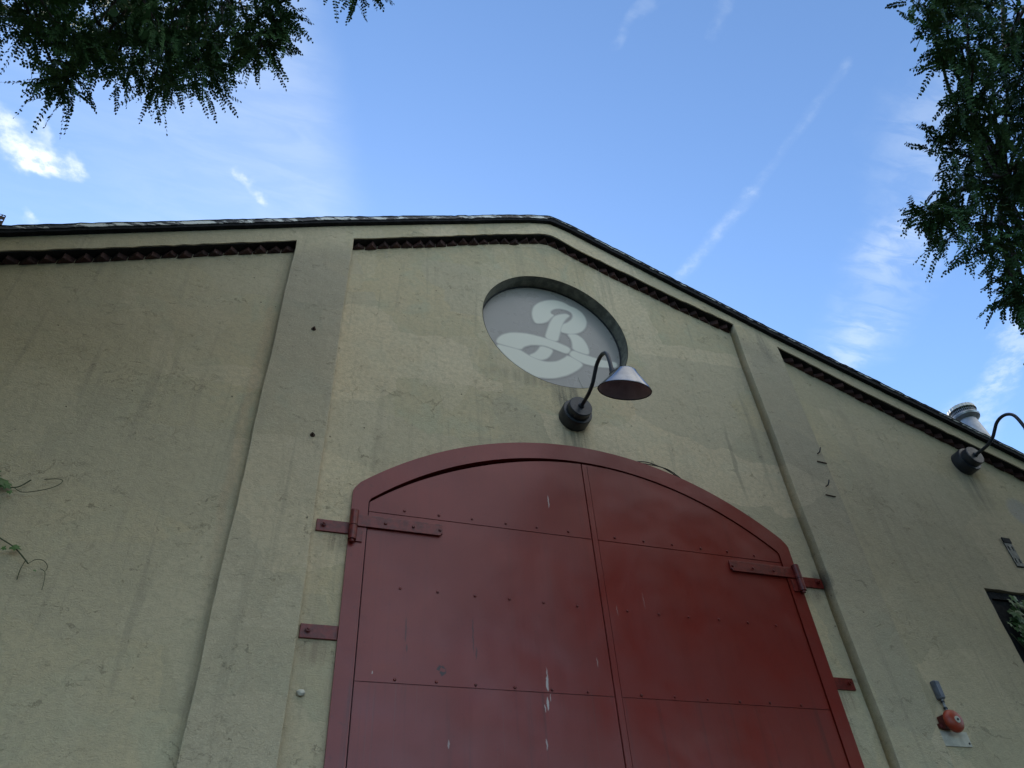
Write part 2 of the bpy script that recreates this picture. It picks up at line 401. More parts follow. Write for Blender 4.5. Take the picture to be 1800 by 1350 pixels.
# ---- measured outlines (metres): the letter on the sign (x, z), near leaf clumps of the trees (x, y, z, radius); unseen crown clumps extended to shade the facade
EMBLEM = {"bowl":[[-0.194,7.095],[-0.217,7.155],[-0.221,7.242],[-0.194,7.345],[-0.126,7.43],[-0.033,7.493],[0.066,7.528],[0.169,7.52],[0.232,7.481],[0.298,7.466],[0.36,7.423],[0.392,7.362],[0.405,7.286],[0.382,7.2],[0.335,7.125],[0.266,7.071],[0.19,7.04],[0.137,7.039],[0.084,7.043],[0.096,7.1],[0.123,7.162],[0.177,7.201],[0.234,7.266],[0.259,7.333],[0.246,7.383],[0.202,7.411],[0.113,7.415],[0.037,7.386],[-0.012,7.333],[-0.011,7.288],[0.026,7.279],[-0.015,7.229],[-0.057,7.163],[-0.118,7.118]],"stem":[[0.026,7.255],[0.102,7.309],[0.178,7.34],[0.213,7.324],[0.168,7.273],[0.127,7.206],[0.086,7.097],[0.058,6.994],[0.024,6.877],[-0.107,6.901],[-0.071,7.015],[-0.028,7.142]],"lowbowl":[[0.156,7.023],[0.26,7.046],[0.323,7.001],[0.359,6.926],[0.371,6.836],[0.36,6.775],[0.189,6.805],[0.199,6.902],[0.188,6.973]],"mass":[[-0.646,6.665],[-0.521,6.656],[-0.396,6.645],[-0.304,6.586],[-0.183,6.548],[-0.102,6.551],[-0.001,6.587],[0.089,6.662],[0.123,6.705],[0.283,6.623],[0.212,6.535],[0.087,6.429],[-0.048,6.359],[-0.137,6.335],[-0.255,6.326],[-0.374,6.388],[-0.492,6.47],[-0.584,6.57]],"bar":[[-0.643,6.687],[-0.621,6.754],[-0.565,6.819],[-0.482,6.868],[-0.372,6.894],[-0.276,6.903],[-0.111,6.89],[0.025,6.863],[0.167,6.816],[0.121,6.728],[-0.013,6.761],[-0.121,6.787],[-0.204,6.776],[-0.287,6.754],[-0.358,6.708],[-0.388,6.659],[-0.52,6.674]],"tail":[[0.183,6.791],[0.267,6.767],[0.357,6.756],[0.433,6.739],[0.518,6.732],[0.59,6.735],[0.671,6.739],[0.668,6.679],[0.577,6.651],[0.474,6.633],[0.39,6.633],[0.285,6.639],[0.137,6.714]],"foot":[[-0.164,6.765],[-0.038,6.744],[-0.071,6.668],[-0.113,6.609],[-0.182,6.567],[-0.241,6.578],[-0.303,6.599],[-0.242,6.641],[-0.2,6.696]]}
LEFT_CLUMPS = [[-4.21,-2.37,5.93,0.15],[-4.27,-2.38,6.26,0.34],[-3.98,-2.38,5.78,0.09],[-4.21,-2.23,5.97,0.06],[-4.03,-2.27,6.42,0.35],[-3.85,-2.3,6.03,0.2],[-3.83,-2.23,5.75,0.09],[-3.87,-2.18,5.59,0.06],[-3.95,-2.14,5.66,0.05],[-3.64,-2.45,6.16,0.37],[-3.76,-2.14,6.32,0.26],[-3.78,-2.09,6.05,0.12],[-3.54,-2.09,6.24,0.2],[-3.54,-2.1,6.01,0.11],[-3.31,-2.2,6.0,0.09],[-3.52,-2.1,6.71,0.36],[-3.24,-2.46,6.48,0.32],[-3.22,-2.41,6.24,0.16],[-3.05,-2.44,6.17,0.1],[-2.89,-2.5,6.11,0.06],[-2.96,-2.43,6.06,0.06],[-2.96,-2.53,6.44,0.19],[-2.88,-2.6,6.15,0.07],[-2.75,-2.79,6.67,0.19],[-2.52,-2.81,6.48,0.07],[-2.66,-2.75,6.56,0.06],[-3.68,-2.5,6.96,0.55],[-4.28,-2.47,6.76,0.55],[-3.08,-2.73,7.04,0.41],[-3.85,-1.99,6.91,0.53],[-4.2,-1.97,6.68,0.28],[-3.46,-1.99,6.78,0.23]]
RIGHT_CLUMPS = [[0.58,-3.88,5.81,0.08],[0.71,-3.92,5.85,0.12],[0.65,-3.95,5.52,0.16],[0.63,-3.84,5.38,0.08],[1.09,-3.88,5.8,0.26],[1.06,-4.04,5.72,0.25],[0.71,-3.8,5.31,0.1],[0.97,-3.79,5.49,0.18],[1.28,-3.78,5.61,0.26],[0.95,-3.55,5.44,0.08],[1.09,-3.54,5.45,0.17],[1.42,-3.52,5.55,0.31],[0.98,-3.37,5.36,0.07],[1.14,-3.34,5.35,0.17],[1.36,-3.32,5.26,0.25],[1.71,-3.32,5.49,0.27],[1.01,-3.1,5.09,0.08],[0.98,-3.05,5.09,0.04],[1.18,-3.06,5.05,0.14],[1.5,-3.05,5.17,0.22],[1.54,-3.17,5.02,0.21],[1.26,-3.07,4.81,0.09],[1.41,-3.07,4.8,0.1],[1.84,-3.33,5.35,0.36],[1.57,-3.9,5.78,0.41],[1.7,-3.07,4.77,0.19],[1.36,-3.02,4.5,0.06],[1.4,-3.07,4.48,0.09],[1.31,-3.03,4.57,0.02],[1.59,-3.64,5.42,0.35]]
LEFT_CROWN = [[-7.07,-4.93,8.72,0.73],[-6.62,-7.83,8.24,0.71],[-6.2,-1.95,8.1,0.85],[-5.54,-5.76,8.09,0.73],[-7.51,-5.78,8.09,0.7],[-8.26,-4.8,6.84,0.62],[-7.12,-4.46,5.49,0.63],[-5.35,-3.54,6.46,0.62],[-4.99,-5.17,8.79,0.66],[-8.15,-6.96,6.2,0.66],[-4.45,-5.36,7.32,0.8],[-7.95,-4.75,10.26,0.68],[-7.66,-4.26,9.98,0.58],[-5.83,-4.89,8.92,0.57],[-7.26,-5.95,9.25,0.57],[-5.48,-5.01,8.2,0.74],[-8.11,-6.61,6.78,0.72],[-5.51,-5.29,8.03,0.66],[-8.02,-6.3,6.9,0.7],[-7.29,-3.49,7.74,0.76],[-4.72,-4.94,7.29,0.77],[-5.28,-4.14,8.86,0.82],[-7.42,-3.97,7.65,0.64],[-6.62,-5.3,9.68,0.8],[-6.2,-6.46,9.02,0.74],[-5.36,-4.9,7.69,0.79],[-5.02,-3.44,5.37,0.62],[-6.98,-2.71,6.07,0.8],[-8.28,-5.05,9.98,0.78],[-6.74,-2.82,9.86,0.76],[-8.75,-5.3,8.56,0.82],[-6.09,-5.92,6.44,0.69],[-6.77,-1.49,7.93,0.75],[-4.15,-4.79,7.0,0.85],[-4.15,-3.06,8.58,0.6],[-7.78,-4.02,7.75,0.56],[-6.58,-7.07,8.66,0.63],[-7.42,-4.27,4.96,0.71],[-7.43,-7.12,6.1,0.62],[-5.32,-4.92,5.51,0.77],[-7.55,-4.07,6.41,0.8],[-8.46,-7.0,7.84,0.64],[-4.9,-5.85,9.68,0.7],[-5.79,-4.35,9.88,0.64],[-6.79,-6.26,6.78,0.63],[-6.83,-4.77,10.02,0.65],[-5.25,-3.73,6.99,0.56],[-6.8,-6.37,8.24,0.85],[-4.58,-4.5,8.04,0.82],[-7.03,-4.54,9.94,0.77],[-6.67,-3.07,6.86,0.78],[-4.77,-4.09,7.21,0.59],[-7.34,-5.52,5.31,0.81],[-5.1,-6.54,6.17,0.78],[-5.61,-5.98,8.24,0.57],[-5.05,-6.36,8.2,0.77],[-7.74,-4.39,9.42,0.78],[-8.59,-6.48,9.27,0.62],[-4.99,-3.2,7.48,0.61],[-7.59,-4.0,7.34,0.68],[-9.43,-4.17,7.76,0.66],[-8.78,-4.41,6.24,0.71],[-5.69,-6.44,7.4,0.79],[-6.64,-2.32,5.8,0.6],[-5.14,-4.63,5.84,0.63],[-7.15,-6.8,6.72,0.71],[-4.8,-7.04,7.09,0.6],[-6.1,-2.76,7.99,0.7],[-4.15,-3.24,6.68,0.77],[-5.61,-4.15,7.47,0.85],[-5.02,-5.04,7.01,0.72],[-7.18,-5.53,6.34,0.74],[-6.72,-4.47,6.59,0.74],[-7.52,-4.35,5.81,0.73],[-7.76,-5.61,7.5,0.56],[-6.39,-4.69,6.55,0.81],[-7.68,-6.12,8.0,0.72],[-8.93,-5.6,7.82,0.56],[-6.63,-5.77,4.88,0.83],[-5.63,-2.73,6.5,0.84],[-5.02,-5.29,9.48,0.79],[-5.6,-7.44,9.1,0.78],[-6.57,-1.85,7.34,0.62],[-6.28,-6.95,6.39,0.6],[-6.78,-4.1,6.66,0.62],[-7.52,-4.05,8.68,0.79],[-8.68,-4.47,7.02,0.81],[-8.32,-5.91,6.17,0.82],[-8.36,-5.23,8.05,0.55],[-7.22,-5.74,6.62,0.66],[-7.82,-3.79,7.3,0.7],[-6.93,-3.96,7.64,0.55],[-6.64,-3.3,5.94,0.67],[-6.97,-1.86,5.87,0.6],[-7.55,-3.17,7.95,0.56],[-9.57,-3.3,7.97,0.55],[-7.69,-2.15,3.41,0.68],[-7.86,-2.83,4.58,0.54],[-7.88,-2.98,7.55,0.65],[-8.76,-3.08,5.55,0.62],[-7.1,-2.41,5.78,0.74],[-7.49,-4.27,6.33,0.74],[-7.25,-2.08,6.66,0.53],[-7.37,-3.95,5.78,0.72],[-6.62,-3.21,8.04,0.51],[-7.35,-3.26,4.39,0.73],[-7.07,-2.26,4.32,0.7],[-8.74,-2.87,4.96,0.5],[-7.56,-3.54,6.76,0.62],[-6.6,-3.72,5.82,0.58],[-10.07,-2.35,6.6,0.57],[-7.91,-3.45,5.54,0.57],[-7.77,-3.69,5.77,0.8],[-8.43,-3.54,7.95,0.55],[-7.75,-2.23,6.16,0.67],[-6.58,-1.96,6.05,0.66],[-7.9,-1.43,6.86,0.52],[-6.84,-3.47,4.94,0.62],[-8.29,-2.71,4.59,0.53],[-6.87,-2.99,8.09,0.61],[-7.56,-2.59,4.96,0.73],[-7.35,-3.83,5.91,0.54],[-8.92,-2.95,3.67,0.53],[-6.16,-2.72,6.93,0.53],[-7.11,-3.11,6.29,0.69],[-7.98,-3.96,6.62,0.66],[-8.26,-2.12,5.76,0.64],[-9.29,-3.4,7.47,0.69],[-9.43,-2.91,6.27,0.63],[-7.93,-2.44,6.94,0.6],[-8.72,-2.55,6.96,0.75],[-8.29,-2.98,7.55,0.67],[-7.61,-2.69,8.7,0.51],[-9.36,-3.3,5.48,0.5],[-7.71,-3.27,3.02,0.71]]
RIGHT_CROWN = [[3.42,-6.13,8.85,0.76],[7.33,-4.46,4.92,0.67],[2.89,-5.06,6.23,0.57],[6.49,-5.64,6.36,0.83],[4.65,-4.98,4.59,0.65],[4.59,-4.14,7.58,0.74],[6.7,-5.07,8.21,0.59],[6.13,-4.34,5.57,0.73],[5.72,-3.67,4.68,0.82],[3.21,-5.04,6.64,0.59],[6.33,-3.06,6.97,0.61],[6.11,-2.8,7.44,0.76],[4.01,-6.98,8.51,0.75],[6.04,-3.02,4.67,0.68],[4.54,-7.41,6.71,0.79],[5.8,-6.44,7.3,0.71],[5.78,-3.88,3.94,0.59],[4.74,-7.55,7.98,0.77],[5.83,-6.07,9.39,0.65],[6.99,-2.57,7.74,0.58],[3.53,-6.0,7.02,0.81],[3.33,-5.45,5.32,0.85],[6.12,-2.94,4.29,0.74],[2.86,-7.7,6.77,0.76],[6.65,-5.61,4.4,0.7],[4.74,-3.02,4.4,0.57],[4.36,-7.1,6.54,0.8],[5.85,-2.53,6.41,0.71],[5.76,-3.49,6.3,0.66],[6.26,-6.93,5.85,0.63],[3.83,-5.75,6.88,0.8],[4.4,-2.94,5.04,0.79],[4.5,-3.62,6.36,0.57],[3.34,-7.74,6.42,0.78],[5.3,-6.42,5.86,0.65],[5.92,-6.51,6.69,0.79],[5.74,-5.46,7.89,0.82],[3.68,-5.25,5.85,0.55],[7.94,-5.09,6.22,0.61],[2.98,-6.63,6.39,0.77],[3.98,-6.94,5.45,0.7],[5.01,-4.11,7.7,0.64],[3.4,-7.78,5.51,0.75],[5.47,-5.86,5.48,0.82],[6.48,-3.59,6.78,0.6],[5.16,-6.83,4.75,0.78],[6.14,-6.84,9.13,0.55],[6.15,-4.06,5.8,0.8],[5.97,-6.48,8.71,0.55],[3.37,-5.74,6.07,0.69],[5.35,-2.13,6.64,0.76],[2.67,-6.33,6.55,0.58],[7.79,-6.01,5.76,0.66],[6.04,-4.59,5.0,0.69],[6.07,-3.82,6.94,0.81],[2.66,-4.75,5.87,0.8],[6.29,-3.02,5.72,0.65],[6.24,-2.8,5.9,0.58],[3.55,-5.14,6.25,0.73],[5.54,-6.55,7.22,0.84],[3.93,-7.79,5.4,0.55],[6.9,-3.29,6.62,0.58],[6.7,-4.59,6.13,0.68],[4.1,-5.52,8.31,0.74],[6.07,-7.21,5.11,0.75],[4.73,-3.65,5.94,0.74],[4.86,-7.35,7.51,0.72],[4.71,-3.62,7.14,0.63],[4.16,-6.23,6.21,0.79],[6.19,-5.04,6.81,0.84],[6.53,-4.0,7.78,0.66],[4.96,-2.88,4.44,0.61],[4.46,-6.16,8.38,0.7],[6.32,-3.04,6.38,0.79],[3.45,-3.28,5.5,0.6],[6.7,-2.62,6.55,0.7],[4.38,-3.85,6.02,0.75],[6.28,-4.14,4.58,0.58],[5.74,-2.9,5.87,0.58],[4.93,-7.05,6.27,0.61],[6.56,-4.17,6.51,0.62],[3.2,-3.57,5.65,0.75],[5.36,-6.25,8.84,0.55],[7.61,-3.82,7.22,0.78],[5.46,-5.18,5.41,0.56],[5.82,-4.85,7.92,0.64],[6.07,-6.58,6.83,0.55],[3.28,-6.95,7.2,0.72],[4.77,-7.05,5.26,0.74],[5.82,-5.86,4.62,0.63],[3.51,-5.55,5.96,0.68],[6.1,-5.83,6.91,0.59],[4.81,-6.89,8.37,0.72],[5.59,-3.3,6.02,0.56],[4.56,-7.42,7.31,0.6],[2.71,-5.38,4.82,0.61],[5.93,-7.04,4.54,0.66],[7.1,-4.51,7.46,0.79],[2.64,-3.74,5.35,0.62],[2.94,-4.52,8.96,0.67],[6.21,-5.59,5.14,0.66],[3.62,-3.94,5.72,0.71],[3.61,-7.36,7.48,0.8],[6.11,-5.58,6.23,0.82],[6.48,-5.34,7.31,0.57],[3.99,-5.81,5.9,0.65],[5.72,-2.74,8.42,0.6],[4.8,-5.63,7.82,0.57],[5.34,-4.66,7.9,0.74],[3.22,-4.37,7.26,0.62],[7.15,-5.98,4.64,0.55],[6.14,-3.36,4.21,0.83],[1.81,-5.76,6.67,0.79],[3.99,-6.93,7.07,0.84],[6.23,-5.44,4.24,0.72],[5.8,-7.15,8.51,0.68],[4.8,-2.77,6.05,0.76],[5.8,-7.06,6.46,0.71],[5.96,-3.31,5.39,0.6],[3.29,-6.11,6.92,0.82]]
POST = [[-5.251, 7.294], [-5.149, 7.284], [-5.134, 7.264], [-5.115, 7.054], [-5.056, 6.584]]
POST_HOLES = [[-5.149, 7.271], [-5.18, 7.276], [-5.148, 7.212], [-5.164, 7.176]]
NEAR_D, CROWN_D = 190, 55

# ------------------------------------------------------------------ ground
bm = bmesh.new(); S = 400
for a_ in ((-S, -S), (S, -S), (S, S), (-S, S)): bm.verts.new((a_[0], a_[1], 0))
bm.faces.new(bm.verts[:])
tag(from_bm('ground', bm, M_ASPH), kind='structure')

# ------------------------------------------------------------------ the gabled building
def interp(tab, x):
    if x <= tab[0][0]: return tab[0][1]
    for (a, za), (b, zb) in zip(tab, tab[1:]):
        if x <= b: return za+(zb-za)*(x-a)/(b-a)
    return tab[-1][1]
TOP = [(-8, 5.10), (-4.83, 6.493), (-2.287, 7.628), (-.23, 8.49), (0, 8.555), (.2, 8.50), (1.589, 7.869), (2.704, 7.378), (3.8, 6.93), (5.19, 6.355), (8, 5.15)]
BOT = [(-8, 4.94), (-4.776, 6.34), (-3.795, 6.763), (-2.673, 7.26), (-2.162, 7.477), (-.63, 8.13), (-.06, 8.35), (.05, 8.335), (.3, 8.205), (1.548, 7.699), (2.093, 7.515), (2.623, 7.281), (3.755, 6.775), (5.544, 6.05), (8, 5.02)]
ftop = lambda x: interp(TOP, x); fbot = lambda x: interp(BOT, x)
XL, XR, DEP = -8.0, 8.0, 14.0
PO, PI_, PD = 2.664, 2.152, .104
B = empty('stucco_building', (0, 0, 0), 'weathered beige stucco gabled building with an arched red double door and dark sawtooth brick trim', 'building')

def arc_pts(half, zc_, Rr, apex, n=40, gap=None):
    pts = []
    for i in range(n+1):
        x = half-2*half*i/n
        z = apex-(Rr-math.sqrt(Rr*Rr-x*x)) - (gap(x) if gap else 0)
        pts.append((x, z))
    return pts
def jit(k): return (random.random()-.5)*2*k
def door_outline(half, apex, Rr, zside, zb=0.0, gap=None, corner=.05):
    arc = arc_pts(half-corner, 0, Rr, apex, 44, gap)
    return [(-half, zb), (half, zb), (half, zside-.02), (half-.012, zside+.008)]+arc+[(-half+.012, zside+.008), (-half, zside-.02)]
OUT = door_outline(1.895, 5.385, 2.89, 4.66)
INN = door_outline(1.775, 5.225, 2.75, 4.575, corner=.02)
def dense(pts, step=.12, k=.0):
    out = []
    for (a, b_) in zip(pts, pts[1:]+pts[:1]):
        n = max(1, int(math.dist(a, b_)/step))
        for i in range(n): out.append((a[0]+(b_[0]-a[0])*i/n+jit(k), a[1]+(b_[1]-a[1])*i/n+jit(k)))
    return out
SC, SR = (-.035, 6.903), .789
circle = [(SC[0]+SR*math.cos(2*math.pi*i/96), SC[1]+SR*math.sin(2*math.pi*i/96)) for i in range(96)]
WIN = [(4.075, 2.9), (5.3, 2.9), (5.3, 4.5), (4.075, 4.505)]
xs = [XL+(XR-XL)*i/60 for i in range(61)]
outer = [(XL, 0.0)]+[(XR, 0.0)]+[(x, ftop(x)-.01) for x in reversed(xs)]
door_hole = [(-1.87, .02)]+[(1.87, .02)]+[(x*.985, z-.02) for x, z in OUT[2:]]
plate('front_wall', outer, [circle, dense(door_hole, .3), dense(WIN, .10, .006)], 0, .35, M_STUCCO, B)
for x in (XL, XR):
    bm = bmesh.new(); x0, x1 = (x, x+.35) if x < 0 else (x-.35, x)
    box(bm, x0, x1, .351, DEP, 0, ftop(x)-.03)
    from_bm('side_wall', bm, M_STUCCO, B)
plate('rear_wall', [(XL+.36, 0), (XR-.36, 0)]+[(x, ftop(x)-.05) for x in reversed(xs) if XL+.36 < x < XR-.36], [], DEP-.35, DEP, M_STUCCO, B)

# frieze under the roof, its lower edge ragged
fx = [XL+(XR-XL)*i/220 for i in range(221)]
low = []
for x in fx:
    ax = abs(x); inpil = PI_-.05 < ax < PO+.05
    low.append((x, fbot(x)+(0 if inpil else jit(.007))))
# exact bends at the pilaster edges
for xe in (-PO, -PI_, PI_, PO): low.append((xe, fbot(xe)))
low.sort()
plate('frieze', low+[(x, ftop(x)) for x in reversed(fx)], [], -PD, -.0005, M_STUCCO, B)
for s in (-1, 1):
    xa, xb = sorted((s*PO, s*PI_))
    n = 60
    L_ = [(xa+jit(.002)+.004*math.sin(i*.55), fbot(xa)*i/n) for i in range(1, n)]; R_ = [(xb+jit(.002)+.004*math.sin(i*.41+2), fbot(xb)*i/n) for i in range(1, n)]
    top = [p for p in low if xa <= p[0] <= xb]
    poly = [(xa, 0), (xb, 0)]+R_+top[::-1]+L_[::-1]
    o = plate('pilaster', poly, [], -PD, -.0005, M_STUCCO, B)
    bm = bmesh.new(); bm.from_mesh(o.data); bmesh.ops.remove_doubles(bm, verts=bm.verts, dist=1e-5)
    ed = [e for e in bm.edges if all(v.co.y < -PD+.001 and v.co.z > .01 for v in e.verts) and abs(e.verts[0].co.z-e.verts[1].co.z) > .5*e.calc_length() and len(e.link_faces) == 2 and e.calc_face_angle(0) > 1.2]
    bmesh.ops.bevel(bm, geom=ed, offset=.004, segments=3, affect='EDGES', profile=.5)
    bm.to_mesh(o.data); bm.free()

# sawtooth brick courses
def corbel(x0, x1):
    bm = bmesh.new(); p = .117; n = max(1, round((x1-x0)/p)); p = (x1-x0)/n
    for i in range(n):
        a = x0+i*p; b_ = a+p; md = (a+b_)/2+jit(.018); d = .062+jit(.016); dz = jit(.009)
        if random.random() < .08: d *= .7
        zb = [fbot(a)-.060+dz, fbot(md)-.060+dz+jit(.005), fbot(b_)-.060+dz]; zt = [fbot(a)-.008, fbot(md)-.008, fbot(b_)-.008]
        vb = [bm.verts.new((a, -.001, zb[0])), bm.verts.new((md, -d, zb[1])), bm.verts.new((b_, -.001, zb[2]))]
        vt = [bm.verts.new((a, -.001, zt[0])), bm.verts.new((md, -d, zt[1])), bm.verts.new((b_, -.001, zt[2]))]
        bm.faces.new(vb); bm.faces.new(vt[::-1])
        for k in range(3): bm.faces.new((vb[k], vb[(k+1) % 3], vt[(k+1) % 3], vt[k]))
    bmesh.ops.bevel(bm, geom=bm.edges[:], offset=.003, segments=1, affect='EDGES')
    o = from_bm('brick_course', bm, M_BRICK, B)
    bm = bmesh.new(); k = max(2, int((x1-x0)/.1))
    for i in range(k):
        a = x0+(x1-x0)*i/k; b_ = x0+(x1-x0)*(i+1)/k
        v = [bm.verts.new((xx, yy, fbot(xx)+zz)) for xx in (a, b_) for yy, zz in ((-PD+.012, -.009), (-.001, -.009), (-.001, .004), (-PD+.012, .004))]
        f = [(0, 1, 5, 4), (3, 7, 6, 2), (0, 4, 7, 3), (1, 2, 6, 5), (0, 3, 2, 1), (4, 5, 6, 7)]
        for g in f: bm.faces.new([v[j] for j in g])
    c = from_bm('soffit_shade_strip', bm, M_SOFFIT_SHADE, o)
for a, b_ in ((XL+.05, -PO-.004), (-PI_+.004, 0), (0, PI_-.004), (PO+.004, XR-.05)): corbel(a, b_)

# roof deck with bitumen edge and flashing
def strip(name, lo, hi, y0, y1, mat, parent, X):
    bm = bmesh.new(); rows = []
    for x in X:
        a, b_ = lo(x), hi(x)
        rows.append([bm.verts.new((x, y0, a)), bm.verts.new((x, y1, a)), bm.verts.new((x, y1, b_)), bm.verts.new((x, y0, b_))])
    for A, C_ in zip(rows, rows[1:]):
        for k in range(4): bm.faces.new((A[k], A[(k+1) % 4], C_[(k+1) % 4], C_[k]))
    bm.faces.new(rows[0]); bm.faces.new(rows[-1][::-1])
    return from_bm(name, bm, mat, parent)
RX = [-8.3+16.6*i/420 for i in range(421)]
ext = lambda x: ftop(x) if abs(x) <= 8 else ftop(8 if x > 0 else -8)-.43*(abs(x)-8)
jn = {}
for i, x in enumerate(RX): jn[x] = (jit(.004)+.003*math.sin(x*7)+.002*math.sin(x*23+1))
roof = strip('roof', lambda x: ext(x)+.001+jn[x]*.5, lambda x: ext(x)+.078+jn[x], -.150, DEP+.2, M_ROOF, B, RX)
amt = lambda x: (.036 if x < 0 else .058)
strip('flashing', lambda x: ext(x)+amt(x)+jn[x]+jit(.005), lambda x: ext(x)+.072+jn[x]+(.008 if x < 0 else 0)+jit(.002), -.158, -.151, M_FLASH, roof, RX)
strip('felt_edge', lambda x: ext(x)+.0705+(.009 if x < 0 else 0)+jn[x], lambda x: ext(x)+.084+jn[x]+jit(.004), -.163, .3, M_ROOF, roof, RX)

# door frame
fr = plate('door_frame', OUT[::1], [INN], -.036, .10, M_FRAME, B)
bv = fr.modifiers.new('bevel', 'BEVEL'); bv.width = .004; bv.segments = 2; bv.limit_method = 'ANGLE'
plate('gap_shade_sheet', [(-1.86, .03), (1.86, .03), (1.86, 4.6)]+arc_pts(1.8, 0, 2.8, 5.28)+[(-1.86, 4.6)], [], .12, .14, M_BLACK, B)  # black sheet painted for the shadow gap round the door leaves
def gapf(x):
    g = .012
    if x < .2: g += .030*math.exp(-((x+1.0)/.75)**2)
    return g
def clip_leaf(x0, x1, z0, z1):
    """outline of the door sheet between x0..x1 and z0..z1 under the arch"""
    arcz = lambda x: 5.225-(2.75-math.sqrt(2.75**2-x*x))-gapf(x)
    n = 26; top = []
    for i in range(n+1):
        x = x1+(x0-x1)*i/n; top.append((x, min(z1, arcz(x))))
    return [(x0, z0), (x1, z0)]+top
SEAMS = [0.03, .86, 2.065, 3.270, 4.480, 6.0]
RIV = [.2, .463, .725, .986, 1.25, 1.512]
def hinge(parent, s, z, leafpart=True):
    """strap hinge: s = side (-1 left, 1 right), z = centre height of the long strap"""
    X = lambda v: s*v
    def bx(bm, xa, xb, *r, **k): xa, xb = sorted((X(xa), X(xb))); box(bm, xa, xb, *r, **k)
    bm = bmesh.new()
    bx(bm, 1.86, 1.236, -.050, -.0365, z-.048, z+.046, bevel=.003)
    bx(bm, 1.245, 1.222, -.049, -.0366, z-.034, z+.046, bevel=.003)
    bx(bm, 1.86, 1.80, -.047, -.0366, z-.17, z-.060, bevel=.002)
    strap = from_bm('hinge_strap', bm, M_IRON, parent)
    bm = bmesh.new()
    for a, b_, r_ in ((z-.168, z-.062, .029), (z-.058, z+.062, .030)):
        lathe(bm, [(0, a), (r_, a), (r_, b_), (0, b_)], (X(1.872), -.062, 0), (0, 0, 1), 20)
    lathe(bm, [(0, z-.186), (.017, z-.186), (.017, z+.07), (0, z+.07)], (X(1.872), -.062, 0), (0, 0, 1), 14)
    from_bm('hinge_barrel', bm, M_IRON, parent, True, 40)
    for xx in (1.645, 1.441, 1.243):
        bolt(parent, X(xx), -.050, z-.005, .012)
def bolt(parent, x, y, z, r_, name='bolt', big=False):
    bm = bmesh.new()
    if big:
        lathe(bm, [(r_*1.25, 0), (r_*1.25, .006), (r_, .0062), (r_, .022), (r_*.55, .0225), (r_*.5, .034), (0, .035)], (x, y, z), (0, -1, 0), 6 if big == 6 else 14)
    else:
        lathe(bm, [(r_, 0), (r_*.95, r_*.35), (r_*.6, r_*.75), (0, r_*.85)], (x, y, z), (0, -1, 0), 12)
    return from_bm(name, bm, M_IRON, parent, True, 40)
for s in (-1, 1):
    bm = bmesh.new()
    leaf = None
    xa, xb = (-1.768, -.004) if s < 0 else (.002, 1.768)
    leaf = plate('door_leaf', clip_leaf(xa, xb, .03, 6), [], -.022, .05, M_DOOR, B)
    for i, (z0, z1) in enumerate(zip(SEAMS, SEAMS[1:])):
        a, b_ = (xa+.002, xb-.002) if s < 0 else (.052, xb-.002)
        sh = plate('door_sheet', [(x, z-.002) if z > z1 else (x, z) for x, z in clip_leaf(a, b_, z0+.0035, z1-.0035)], [], -.028, -.0221, M_DOOR, leaf)
        bv = sh.modifiers.new('bevel', 'BEVEL'); bv.width = .0015; bv.segments = 1; bv.limit_method = 'ANGLE'
        wv = 0
    if s > 0:
        sh = plate('cover_strip', [(x, z-.002) for x, z in clip_leaf(.004, .047, .035, 6)], [], -.0300, -.0221, M_DOOR, leaf)
    for z in (.9, 2.10, 2.7, 3.293, 3.905, 4.524):
        for xx in RIV: bolt(leaf, s*(xx+jit(.006)), -.028, z+jit(.003), .0105+jit(.001), 'rivet')
    for z in (4.388, 1.1): hinge(leaf, s, z)
    for z, x_out in ((4.335, 2.122), (3.570, 2.132) if s < 0 else (3.483, 2.095), (1.05, 2.12)):
        bm = bmesh.new(); xa_, xb_ = sorted((s*(1.897 if z < 4 else 1.88), s*(x_out if s < 0 or z < 4 else 2.148)))
        box(bm, xa_, xb_, -.016, -.001, z-.047, z+.045, bevel=.003)
        st = from_bm('wall_strap', bm, M_IRON, B)
        xo = x_out if s < 0 or z < 4 else 2.148
        bolt(st, s*(xo-.05), -.016, z+.005, .017, big=True)

# ------------------------------------------------------------------ round sign
sg = empty('round_sign', (SC[0], .1, SC[1]-SR), 'large round grey sign with pale cursive letter B above the red door', 'sign')
bm = bmesh.new()
lathe(bm, [(SR-.002, .002), (SR-.002, .14), (SR-.012, .14), (SR-.006, .002)], (SC[0], 0, SC[1]), (0, 1, 0), 96)
from_bm('rim', bm, M_RIM, sg, True, 40)
bm = bmesh.new()
lathe(bm, [(SR-.004, .138), (SR-.024, .138), (SR-.026, .149), (SR-.004, .149)], (SC[0], 0, SC[1]), (0, 1, 0), 96)
from_bm('gasket', bm, M_GASKET, sg, True, 40)
bm = bmesh.new()
lathe(bm, [(0, .150), (SR-.003, .150), (SR-.003, .17), (0, .17)], (SC[0], 0, SC[1]), (0, 1, 0), 96)
from_bm('sign_panel', bm, M_PANELGREY, sg)
def sdf(P, poly):
    V = np.array(poly, float); d = np.full(len(P), 1e9); inside = np.zeros(len(P), bool)
    for i in range(len(V)):
        a, b_ = V[i], V[(i+1) % len(V)]
        ab = b_-a; t_ = np.clip(((P-a)@ab)/(ab@ab), 0, 1); d = np.minimum(d, np.linalg.norm(P-a-t_[:, None]*ab, axis=1))
        c = ((a[1] > P[:, 1]) != (b_[1] > P[:, 1]))
        with np.errstate(divide='ignore', invalid='ignore'):
            xi = (b_[0]-a[0])*(P[:, 1]-a[1])/(b_[1]-a[1])+a[0]
        inside ^= c & (P[:, 0] < xi)
    return np.where(inside, d, -d)
